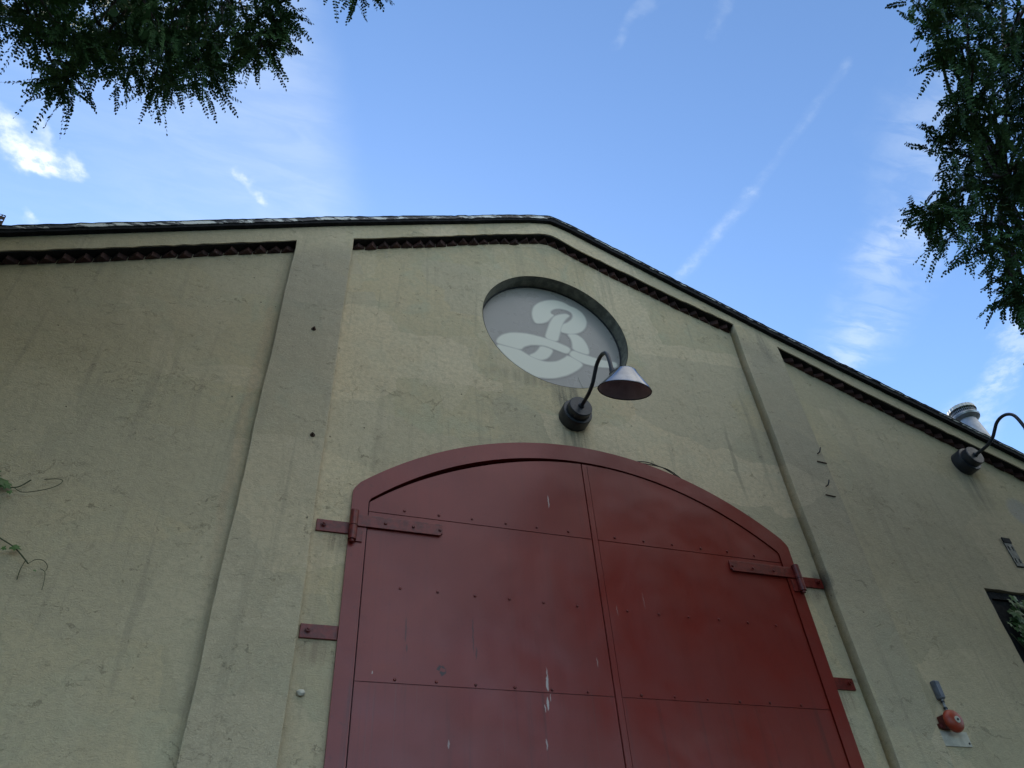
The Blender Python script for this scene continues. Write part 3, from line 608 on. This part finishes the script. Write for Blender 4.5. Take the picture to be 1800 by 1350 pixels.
def chaikin(p, k=2):
    p = [tuple(a) for a in p]
    for _ in range(k):
        o = []
        for a, b_ in zip(p, p[1:]+p[:1]):
            if math.dist(a, b_) < .004: o += [a, b_]; continue
            o += [(a[0]*.8+b_[0]*.2, a[1]*.8+b_[1]*.2), (a[0]*.2+b_[0]*.8, a[1]*.2+b_[1]*.8)]
        p = o
    return p
st_ = .0075; gx = np.arange(SC[0]-SR, SC[0]+SR+st_, st_); gz = np.arange(SC[1]-SR, SC[1]+SR+st_, st_)
GX, GZ = np.meshgrid(gx, gz); PP = np.stack([GX.ravel(), GZ.ravel()], 1)
val = np.zeros(len(PP))
for poly in EMBLEM.values():
    s_ = sdf(PP, chaikin(poly)); val = np.maximum(val, np.clip((s_+.019)/.026, 0, 1))
val = val*val*(3-2*val)
rr = np.hypot(PP[:, 0]-SC[0], PP[:, 1]-SC[1])
nx_, nz_ = len(gx), len(gz); V2 = val.reshape(nz_, nx_); keep = rr.reshape(nz_, nx_) < SR-.03
faces = []
for j in range(nz_-1):
    for i in range(nx_-1):
        if V2[j:j+2, i:i+2].max() > 0 and keep[j:j+2, i:i+2].all():
            a = j*nx_+i; faces.append((a, a+1, a+nx_+1, a+nx_))
used = sorted({v for f in faces for v in f}); idx = {v: i for i, v in enumerate(used)}
me = bpy.data.meshes.new('letter')
me.from_pydata([(PP[v, 0], .1485, PP[v, 1]) for v in used], [], [[idx[v] for v in f] for f in faces])
at_ = me.attributes.new('paint', 'FLOAT', 'POINT'); at_.data.foreach_set('value', [float(val[v]) for v in used])
def letter_mat():
    m, t, b, P = new_mat('letter_paint')
    a = t.n.new('ShaderNodeAttribute'); a.attribute_name = 'paint'
    g = t.mix(t.rng(t.noise(P, 2, 4, .6), .35, .65), (.285, .272, .245), (.285*.95, .272*.95, .245*.95))
    t.put(b.inputs['Base Color'], t.mix(a.outputs['Fac'], g, (.64, .63, .52)))
    b.inputs['Roughness'].default_value = .35; return m
link('letter', me, letter_mat(), sg)
# scratch lines on the panel
bm = bmesh.new()
tube(bm, smooth_path([(.20, .1475, 6.42), (.225, .1475, 6.32), (.27, .1475, 6.23)]), .002, 4)
from_bm('scratch', bm, M_CREAM, sg)

# ------------------------------------------------------------------ gooseneck lamps
def tube_o(name, pts, r_, mat, parent, n=12, sub=8):
    bm = bmesh.new(); tube(bm, smooth_path(pts, sub), r_, n); return from_bm(name, bm, mat, parent, True, 60)
L0 = (0.0, 0.0, 5.73)
lamp = empty('gooseneck_lamp', L0, 'dark gooseneck lamp with a conical steel shade between the red door and the round sign', 'lamp', 'gooseneck lamps on the facade')
bm = bmesh.new()
lathe(bm, [(0, 0), (.142, 0), (.142, .105), (.136, .118), (.112, .120), (.110, .185), (.104, .193), (0, .194)], L0, (0, -1, 0), 48)
from_bm('canister', bm, M_GRAPH, lamp, True, 35)
bm = bmesh.new(); lathe(bm, [(.030, .190), (.028, .205), (.018, .215), (0, .215)], L0, (0, -1, 0), 24)
from_bm('collar', bm, M_GRAPH, lamp, True, 35)
neck = [(0, -.19, 5.728), (0, -.30, 5.727), (0, -.385, 5.737), (0, -.46, 5.768), (0, -.525, 5.825), (0, -.58, 5.872), (0, -.65, 5.893), (0, -.72, 5.880), (0, -.775, 5.828), (0, -.797, 5.74), (0, -.806, 5.60)]
tube_o('gooseneck', neck, .0175, M_GRAPH, lamp)
ax = Vector((.055, -.385, .917)).normalized(); C0 = Vector((.006, -.92, 5.295)); sr_h = .185
apexp = C0+ax*sr_h
bm = bmesh.new()
lathe(bm, [(.0, 0), (.022, 0), (.022, .05), (.03, .055), (.03, .075), (0, .08)], (0, -.806, 5.625), (0, 0, -1), 16)
for k in range(4): lathe(bm, [(.026, .0), (.036, .004), (.036, .010), (.026, .014)], Vector((.006, -.815, 5.55))+Vector((.012, -.05, -.06))*k*.33, (.12, -.35, -.5), 20)
lathe(bm, [(0, 0), (.034, 0), (.040, .08), (.046, .13), (0, .131)], (.006, -.812, 5.565), Vector(apexp)-Vector((.006, -.812, 5.595)), 20)
from_bm('socket', bm, M_GRAPH, lamp, True, 35)
bm = bmesh.new()
prof = [(0, sr_h), (.035, sr_h), (.066, sr_h-.005), (.083, sr_h-.018), (.100, sr_h-.048), (.205, .012), (.209, .0)]
lathe(bm, prof, C0, ax, 64)
from_bm('shade', bm, M_ALU, lamp, True, 50)
bm = bmesh.new()
lathe(bm, [(.2045, .001), (.200, .012), (.0905, sr_h-.058), (.074, sr_h-.026), (0, sr_h-.012)], C0, ax, 64)
from_bm('shade_lining', bm, M_ENAMEL, lamp, True, 50)
bm = bmesh.new()
lathe(bm, [(.2092, .002), (.2125, -.001), (.2092, -.005), (.2035, -.004), (.2042, .0015)], C0, ax, 64)
from_bm('shade_rim', bm, M_BLACKRIM, lamp, True, 60)
bm = bmesh.new()
lathe(bm, [(.072, sr_h-.055), (.064, sr_h-.055), (.060, sr_h-.03)], C0, ax, 32)
lathe(bm, [(.062, sr_h-.045), (.05, sr_h-.06), (.025, sr_h-.068), (0, sr_h-.070)], C0, ax, 32)
from_bm('bulb_holder', bm, M_BLACKRIM, lamp, True, 50)
l2 = lamp.copy(); COL.objects.link(l2); l2.location = (4.752, 0, 6.055)
l2['label'] = 'dark gooseneck lamp at the far right, its arm reaching past the roof edge'
for ch in list(lamp.children):
    c = ch.copy(); COL.objects.link(c); c.parent = l2; c.location = ch.location
# ------------------------------------------------------------------ window with ivy in it, right
wn = empty('dark_window', (4.69, .2, 2.9), 'dark window opening at the right edge of the wall behind ivy leaves', 'window')
bm = bmesh.new()
box(bm, 4.085, 4.15, .03, .09, 2.91, 4.49); box(bm, 5.22, 5.29, .03, .09, 2.91, 4.49); box(bm, 4.15, 5.22, .03, .09, 4.42, 4.49); box(bm, 4.15, 5.22, .03, .09, 2.91, 3.0)
box(bm, 4.66, 4.71, .04, .08, 3.0, 4.42)
from_bm('window_frame', bm, M_ROOF, wn)  # frame coloured black in place of the shade in the reveal
bm = bmesh.new(); box(bm, 4.15, 5.22, .06, .07, 3.0, 4.42); from_bm('shade_fill', bm, M_DARK, wn)  # dark sheet filling the opening, its shade put into the colour

def leaf_face(bm, c, n, u, size, lobes=5):
    """lobed vine leaf, folded along its middle"""
    n = n.normalized(); u = (u-n*u.dot(n)).normalized(); v = n.cross(u)
    out = [(0, -.10), (.30, -.38), (.62, -.20), (.44, .10), (.60, .50), (.24, .44), (0, 1.0), (-.24, .44), (-.60, .50), (-.44, .10), (-.62, -.20), (-.30, -.38)]
    mid = bm.verts.new(c)
    vs_ = [bm.verts.new(c+(v*a+u*b_)*size+n*(abs(a)*-.22*size-(.25*size*b_*b_ if b_ > 0 else 0))) for a, b_ in out]
    for i in range(len(vs_)): bm.faces.new((mid, vs_[i], vs_[(i+1) % len(vs_)]))
def rv(s=1): return Vector((jit(s), jit(s), jit(s)))
iv = empty('ivy', (4.5, .05, 2.9), 'lush green ivy filling the dark window opening at the right edge', 'ivy')
bm = bmesh.new(); bs = bmesh.new()
for k in range(9):
    x0_ = 4.25+.12*k; pts = [(x0_, .02, 2.92)]; 
    for i in range(7): pts.append((x0_+jit(.10)-.02*i, -.01+jit(.02), 3.05+.20*i*(.8+.25*random.random())))
    tube(bs, smooth_path(pts, 3), .004, 5)
for k in range(420):
    x_ = random.uniform(4.17, 5.25); z_ = random.uniform(2.92, 4.42-.3*max(0, 4.32-x_)/.15)
    if k < 110: x_ = random.uniform(4.20, 4.6); z_ = random.uniform(3.7, 4.42-.3*max(0, 4.32-x_)/.15)
    if x_ < 4.22 and random.random() < .6: continue
    c = Vector((x_, random.uniform(-.06, .02), z_))
    leaf_face(bm, c, Vector((jit(.7), -1, .6+jit(.5))), Vector((jit(.8), 0, -1)), random.uniform(.045, .085))
for k in range(7):
    c = Vector((random.uniform(4.13, 4.28), -.03, random.uniform(4.02, 4.16)))
    leaf_face(bm, c, Vector((jit(.5), -1, .5)), Vector((jit(1), 0, -.6)), random.uniform(.05, .075))
from_bm('stem', bs, M_STEM, iv); from_bm('leaves', bm, M_VINE, iv)

# ------------------------------------------------------------------ climbing vine, left
vi = empty('climbing_vine', (-4.3, -.02, 3.0), 'thin green vine with curling tendrils on the beige wall at the left edge', 'vine')
bs = bmesh.new(); bm = bmesh.new()
def vw(px, py, y): return Vector((px, -y, py))
tube(bs, smooth_path([(-4.9, -.02, 3.0), (-4.75, -.03, 3.6), (-4.6, -.04, 4.0), (-4.3, -.03, 4.25), (-4.12, -.04, 4.32), (-4.02, -.035, 4.325), (-3.96, -.03, 4.34), (-3.91, -.03, 4.40)]), .004, 6)
tube(bs, smooth_path([(-3.98, -.03, 4.33), (-3.93, -.04, 4.30), (-3.87, -.05, 4.305), (-3.79, -.05, 4.34), (-3.74, -.05, 4.38), (-3.735, -.045, 4.415), (-3.77, -.04, 4.425), (-3.84, -.03, 4.415)]), .0025, 5)
tube(bs, smooth_path([(-4.6, -.03, 4.0), (-4.3, -.04, 4.06), (-4.05, -.04, 4.04), (-3.93, -.04, 3.975), (-3.83, -.04, 3.92), (-3.73, -.04, 3.83)]), .004, 6)
tube(bs, smooth_path([(-3.75, -.04, 3.85), (-3.76, -.03, 3.79), (-3.755, -.03, 3.73)]), .0025, 5)
tube(bs, smooth_path([(-3.73, -.04, 3.83), (-3.70, -.04, 3.86), (-3.66, -.035, 3.86), (-3.63, -.03, 3.83), (-3.63, -.03, 3.80)]), .002, 5)
tube(bs, smooth_path([(-3.66, -.03, 3.81), (-3.63, -.03, 3.79), (-3.615, -.03, 3.73), (-3.61, -.03, 3.68)]), .002, 5)
for (x_, z_, sz, ux, uz) in ((-4.06, 4.36, .075, 1, .1), (-4.03, 4.335, .05, .8, -.4), (-4.10, 4.26, .07, 1, -.2), (-4.06, 4.21, .06, 1, -.3), (-4.12, 4.40, .06, .6, .8), (-4.15, 4.30, .09, .5, -.5),
        (-3.99, 4.29, .028, .5, -1), (-3.835, 3.925, .048, .9, -.35), (-4.02, 4.03, .03, .8, -.5), (-3.99, 4.01, .022, .3, -1), (-3.68, 3.785, .014, .3, 1), (-3.88, 3.91, .025, -.8, -.4)):
    leaf_face(bm, Vector((x_, -.05, z_)), Vector((jit(.4), -1, .35+jit(.3))), Vector((ux, 0, uz)), sz)
for k in range(60):
    leaf_face(bm, Vector((random.uniform(-5.2, -4.25), -.06+jit(.03), random.uniform(3.0, 4.5))), Vector((jit(.6), -1, .5)), Vector((jit(1), 0, -1)), random.uniform(.05, .09))
from_bm('stem', bs, M_STEM, vi); from_bm('leaves', bm, M_VINE, vi)

# ------------------------------------------------------------------ fire bell
be = empty('alarm_bell', (2.86, -.02, 3.1), 'red round alarm bell on a cream plate with grey conduit on the right wall', 'bell')
bm = bmesh.new(); box(bm, 2.745, 3.035, -.012, -.001, 3.06, 3.17, bevel=.002); pl = from_bm('back_plate', bm, M_CREAM, be)
bm = bmesh.new(); box(bm, 2.80, 2.90, -.07, -.001, 3.18, 3.275, bevel=.006); box(bm, 2.775, 2.80, -.03, -.001, 3.19, 3.22)
from_bm('back_box', bm, M_DARKRED, be)
bm = bmesh.new(); cb = (2.862, -.075, 3.222)
lathe(bm, [(.078, 0), (.084, .004), (.085, .014), (.080, .032), (.066, .046), (.045, .054), (.02, .057), (0, .0575)], cb, (0, -1, 0), 48)
lathe(bm, [(.078, 0), (.077, .012), (.072, .028), (.055, .042), (0, .048)], cb, (0, -1, 0), 48)
from_bm('gong', bm, M_BELLRED, be, True, 60)
bm = bmesh.new(); lathe(bm, [(.026, .0525), (.025, .0585), (.012, .0595), (0, .0595)], cb, (0, -1, 0), 28); g = from_bm('centre_disc', bm, M_CREAM, be, True, 40)
bm = bmesh.new(); lathe(bm, [(.009, .0595), (.009, .066), (0, .067)], cb, (0, -1, 0), 6); from_bm('nut', bm, M_BLACKRIM, be)
bm = bmesh.new(); box(bm, 2.882, 2.935, -.05, -.001, 3.405, 3.555, bevel=.012)
box(bm, 2.886, 2.931, -.056, -.050, 3.415, 3.545, bevel=.003); from_bm('junction_box', bm, M_GREYBOX, be)
bm = bmesh.new(); tube(bm, smooth_path([(2.908, -.028, 3.405), (2.906, -.03, 3.36), (2.902, -.035, 3.30), (2.898, -.04, 3.262)]), .011, 12); from_bm('conduit', bm, M_STEEL, be, True, 50)
for z_ in (3.395, 3.345):
    bm = bmesh.new(); lathe(bm, [(.0, 0), (.016, 0), (.016, .014), (0, .014)], (2.906, -.030, z_), (0, 0, -1), 12); from_bm('coupling', bm, M_BLACKRIM, be)
bm = bmesh.new(); lathe(bm, [(.008, 0), (.008, .004), (0, .005)], (3.015, -.012, 3.085), (0, -1, 0), 10); from_bm('screw', bm, M_BLACKRIM, be)

# ------------------------------------------------------------------ small fixings on the wall
M_BRKT = simple('painted_strap', (.24, .23, .19), .7, 0, .4, 30, .3)
def perf_bracket():
    o = empty('perforated_bracket', (4.74, -.01, 4.78), 'narrow pale metal strap with square holes screwed to the wall above the ivy window', 'bracket')
    holes = []
    for z_ in (5.00, 4.86):
        for x_ in (4.715, 4.765): holes.append([(x_-.010, z_-.025), (x_+.010, z_-.025), (x_+.010, z_+.025), (x_-.010, z_+.025)])
    plate('strap', [(4.69, 4.80), (4.79, 4.80), (4.79, 5.06), (4.69, 5.06)], holes, -.012, -.006, M_BRKT, o)
    bm = bmesh.new(); box(bm, 4.685, 4.795, -.018, -.0062, 5.062, 5.12, bevel=.003); box(bm, 4.69, 4.79, -.0055, -.001, 4.79, 5.06)
    from_bm('end_clip', bm, M_DARK, o)
perf_bracket()
def hook(x, z, label):
    o = empty('wall_hook', (x, -PD, z), label, 'hook', 'wire hooks on the right pilaster')
    bm = bmesh.new(); tube(bm, smooth_path([(x, -PD+.001, z), (x, -PD-.03, z-.002), (x+.006, -PD-.045, z+.02), (x+.018, -PD-.048, z+.045)], 4), .006, 7)
    from_bm('hook_wire', bm, M_BLACKRIM, o)
    bm = bmesh.new(); tube(bm, [(x-.05, -PD-.006, z-.105), (x+.06, -PD-.006, z-.112)], .0055, 7); from_bm('hook_bar', bm, M_RUST, o)
hook(2.60, 5.74, 'upper dark wire hook and short bar on the right pilaster'); hook(2.535, 5.34, 'lower dark wire hook and short bar on the right pilaster')
def stub(x, z, y, label, mat, r_=.015):
    bm = bmesh.new(); lathe(bm, [(r_*1.4, 0), (r_*1.2, .006), (r_*.6, .008), (r_*.55, .03), (0, .032)], (x, y, z), (jit(.1), -1, -.1), 9)
    o = from_bm('rusty_bolt', bm, mat); tag(o, label, 'bolt', 'rusty bolt ends on the left pilaster')
stub(-2.372, 6.14, -PD, 'rusty bolt end high on the left pilaster', M_RUST); stub(-2.245, 5.03, -PD, 'rusty bolt end lower on the left pilaster beside its right edge', M_RUST)
bm = bmesh.new(); bmesh.ops.create_icosphere(bm, subdivisions=3, radius=.024, matrix=Matrix.Translation((-2.075, -.012, 3.19)) @ Matrix.Diagonal((1.1, .7, .8, 1)))
for v in bm.verts: v.co += Vector((jit(.0025), jit(.0025), jit(.0025)))
tag(from_bm('plaster_lump', bm, M_CREAM, None, True), 'small pale lump of plaster on the wall left of the red door', 'plaster lump')
bm = bmesh.new()
for dy in (0, .012):
    tube(bm, smooth_path([(.55, -.012-dy, 5.335), (.66, -.02-dy, 5.330+dy), (.78, -.03, 5.315), (.86, -.02-dy, 5.295), (.96, -.014-dy, 5.235), (1.02, -.01, 5.19)]), .005, 6)
tag(from_bm('loose_cable', bm, M_BLACKRIM), 'loose black cable on top of the red door arch', 'cable')

# ------------------------------------------------------------------ roof vent
ve = empty('roof_vent', (6.28, .55, 5.95), 'round metal roof vent with a louvred cap standing above the right roof slope', 'vent')
VX, VY, VZ = 6.10, .5, 7.43
bm = bmesh.new(); lathe(bm, [(.28, 5.7-VZ), (.21, -1.0), (.125, -.20), (.112, -.08), (0, -.08)], (VX, VY, VZ), (0, 0, 1), 40); from_bm('pipe', bm, M_VENT, ve, True, 50)
bm = bmesh.new(); lathe(bm, [(0, -.09), (.112, -.09), (.172, -.060), (.180, -.035), (.172, -.02), (0, -.02)], (VX, VY, VZ), (0, 0, 1), 48); from_bm('skirt', bm, M_VENT, ve, True, 30)
bm = bmesh.new(); lathe(bm, [(.150, -.04), (.150, .065)], (VX, VY, VZ), (0, 0, 1), 40); sc_ = from_bm('inner_drum', bm, M_DARK, ve)
bm = bmesh.new()
for k in range(44):
    a = 2*math.pi*k/44; lathe(bm, [(.003, -.03), (.003, .065)], (VX+.158*math.cos(a), VY+.158*math.sin(a), VZ), (0, 0, 1), 4)
for h in (-.01, .02, .05): lathe(bm, [(.160, h), (.162, h+.004), (.160, h+.008)], (VX, VY, VZ), (0, 0, 1), 48)
from_bm('screen', bm, M_VENT, ve)
bm = bmesh.new(); N_ = 48; rings = []
for h, rb in ((.055, .176), (.105, .170), (.118, .14), (.13, .0)):
    if rb == 0: rings.append([bm.verts.new((VX, VY, VZ+h))]*N_); continue
    rings.append([bm.verts.new((VX+(rb+(.006 if k % 2 else 0))*math.cos(2*math.pi*k/N_), VY+(rb+(.006 if k % 2 else 0))*math.sin(2*math.pi*k/N_), VZ+h)) for k in range(N_)])
for A, C_ in zip(rings, rings[1:]):
    for k in range(N_):
        j = (k+1) % N_
        if C_[0] is C_[1]: bm.faces.new((A[k], A[j], C_[0]))
        else: bm.faces.new((A[k], A[j], C_[j], C_[k]))
from_bm('cap', bm, M_VENTW, ve)

# rusty perforated angle above the roof, far left
ra = empty('perforated_post', (-5.5, .35, 6.1), 'end of a rusty perforated steel angle above the roof at the left edge', 'steel post')
holes = [[(x_-.011, z_-.011), (x_+.011, z_-.011), (x_+.011, z_+.011), (x_-.011, z_+.011)] for x_, z_ in POST_HOLES]
plate('angle_face', POST, holes, .35, .356, M_RUST, ra)

# ------------------------------------------------------------------ trees (compound leaves built leaflet by leaflet)
rngn = np.random.default_rng(11)
def norm(v): return v/np.maximum(np.linalg.norm(v, axis=-1, keepdims=True), 1e-9)
def foliage(name, twigs, parent, scale=1.0, per=7, pairs=11):
    """twigs: (n,3) twig ends with (n,3) outward directions; every twig carries `per` drooping pinnate leaves"""
    base, out = twigs
    n = len(base)*per
    P0 = np.repeat(base, per, 0)+rngn.normal(size=(n, 3))*.03*scale
    d = norm(np.repeat(out, per, 0)*.8+rngn.normal(size=(n, 3))*.75+np.array([0, 0, -.15]))
    Ln = rngn.uniform(.12, .21, n)*scale
    side = norm(np.cross(d, np.array([0, 0, 1.])+rngn.normal(size=(n, 3))*.45))
    K = pairs; curl = side*rngn.normal(size=(n, 1))*.35*scale*.2; dr = rngn.uniform(.10, .62, (n, 1))
    allq = []
    for k in range(K+1):
        f = (k+.7)/(K+.7)
        droop = np.array([0, 0, -1.])*(f**2)[None] if False else np.array([0, 0, -1.])*(f*f)
        p = P0+d*(Ln*f)[:, None]+droop*Ln[:, None]*dr+curl*f*f*.5
        tdir = norm(d+np.array([0, 0, -1.])*(.9*f))
        size = .026*scale*(1-.35*abs(f-.45)*1.6)
        for s in ((-1, 1) if k < K else (0,)):
            if s == 0: l = tdir
            else: l = norm(side*s*.9+tdir*.55+rngn.normal(size=(n, 3))*.16+np.array([0, 0, -.12]))
            nrm = norm(np.cross(side, tdir)+rngn.normal(size=(n, 3))*.3)
            wv = norm(np.cross(l, nrm)); wd = .0064*scale
            sz = (size*rngn.uniform(.8, 1.15, n))[:, None]
            fold = nrm*(.0018*scale)
            b0 = p+l*.002; q1 = p+l*sz*.30+wv*wd+fold; q1b = p+l*sz*.72+wv*wd*.85+fold; q2 = p+l*sz; q3b = p+l*sz*.72-wv*wd*.85+fold; q3 = p+l*sz*.30-wv*wd+fold
            allq.append(np.stack([b0, q1, q1b, q2, q3b, q3], 1))
    A = np.concatenate(allq).reshape(-1, 3)
    nf = len(A)//6
    # the rachis of each leaf as a slim strip
    rs = []
    for k in range(3):
        f0, f1 = k/3, (k+1)/3
        a = P0+d*(Ln*f0)[:, None]+np.array([0, 0, -1.])*(Ln*f0*f0)[:, None]*dr+curl*f0*f0*.5; b = P0+d*(Ln*f1)[:, None]+np.array([0, 0, -1.])*(Ln*f1*f1)[:, None]*dr+curl*f1*f1*.5
        t_ = side*.0011*scale
        rs.append(np.stack([a-t_, a+t_, b+t_, b-t_], 1))
    Rr = np.concatenate(rs).reshape(-1, 3); nr = len(Rr)//4
    V = np.concatenate([A, Rr]).astype(np.float32)
    me = bpy.data.meshes.new(name); me.vertices.add(len(V)); me.vertices.foreach_set('co', V.ravel())
    me.loops.add(len(V)); me.loops.foreach_set('vertex_index', np.arange(len(V), dtype=np.int32))
    me.polygons.add(nf+nr)
    st = np.concatenate([np.arange(nf)*6, nf*6+np.arange(nr)*4]).astype(np.int32)
    me.polygons.foreach_set('loop_start', st)
    me.update(calc_edges=True); me.validate()
    return link(name, me, M_LEAF, parent)
def twig_points(clumps, dens, twig_bm, hub):
    B_, O_ = [], []
    for x, y, z, r_ in clumps:
        c = np.array([x, y, z]); n = max(4, int(dens*r_**3*1.0+dens*.10*r_))
        v = norm(rngn.normal(size=(n, 3))); rad = r_*rngn.uniform(.15, 1, n)**.5
        p = c+v*rad[:, None]*np.array([1, 1, .85])
        B_.append(p); O_.append(norm(v+np.array([0, 0, -.25])))
        for i in range(0, n, 2):
            m_ = (Vector(c)+Vector(p[i]))/2+Vector((0, 0, .06*r_))
            tube(twig_bm, [Vector(c), m_, Vector(p[i])], .0045, 4, .0018, False)
    return np.concatenate(B_), np.concatenate(O_)
def limb_to(bm, a, b, r0, r1, wob=.15):
    a, b = Vector(a), Vector(b); L = (b-a).length
    pts = [a.lerp(b, i/4)+(rv(wob*L*.12) if 0 < i < 4 else Vector())+Vector((0, 0, L*.10*math.sin(math.pi*i/4))) for i in range(5)]
    tube(bm, smooth_path(pts, 4), r0, 8, r1)
def locust(trunk_base, fork, near, crown, label, dens_near, dens_crown, limbs):
    t = empty('locust_tree', trunk_base, label, 'tree', 'locust trees overhanging the forecourt')
    bm = bmesh.new(); tb = Vector(trunk_base); fk = Vector(fork)
    pts = [tb, tb.lerp(fk, .3)+rv(.06), tb.lerp(fk, .65)+rv(.06), fk]
    tube(bm, smooth_path(pts, 6), .20, 14, .13); lathe(bm, [(.33, 0), (.25, .10), (.205, .30), (.19, .5)], tb, (0, 0, 1), 14)
    from_bm('trunk', bm, M_BARK, t, True)
    tb_ = bmesh.new()
    hubs = []
    for e in limbs:
        bm = bmesh.new(); limb_to(bm, fork, e, .085, .028); from_bm('branch', bm, M_BARK, t, True); hubs.append(Vector(e))
    for cl in near+crown:
        c = Vector(cl[:3]); h = min(hubs, key=lambda q_: (q_-c).length)
        limb_to(tb_, h, c, .016, .006)
    bn = twig_points(near, dens_near, tb_, None); bc = twig_points(crown, dens_crown, tb_, None)
    from_bm('twigs', tb_, M_BARK, t)
    foliage('foliage', bn, t, 1.0, 8, 12)
    f2 = foliage('shading_foliage', bc, t, 3.4, 6, 6)  # coarse crown leaves out of view, enlarged to block more sky light
    return t
locust((-6.3, -4.4, 0), (-6.1, -4.2, 4.6), LEFT_CLUMPS, LEFT_CROWN, 'feathery dark green tree whose drooping leaves hang into the sky at the upper left', NEAR_D, CROWN_D,
       [(-5.25, -2.9, 6.9), (-4.6, -2.9, 7.4), (-3.6, -2.6, 7.6), (-6.5, -5.5, 8.4), (-8.0, -4.5, 8.0), (-5.8, -3.0, 9.0), (-6.5, -2.6, 7.5)])
locust((4.6, -4.7, 0), (4.5, -4.5, 4.2), RIGHT_CLUMPS, RIGHT_CROWN, 'feathery dark green tree whose leafy boughs hang down along the right side of the sky', NEAR_D, CROWN_D,
       [(2.2, -3.0, 5.9), (2.6, -2.9, 6.6), (2.4, -3.6, 7.2), (2.9, -2.8, 5.3), (5.2, -5.5, 7.8), (6.4, -4.4, 7.2), (4.4, -6.2, 7.5), (5.0, -3.2, 8.4)])
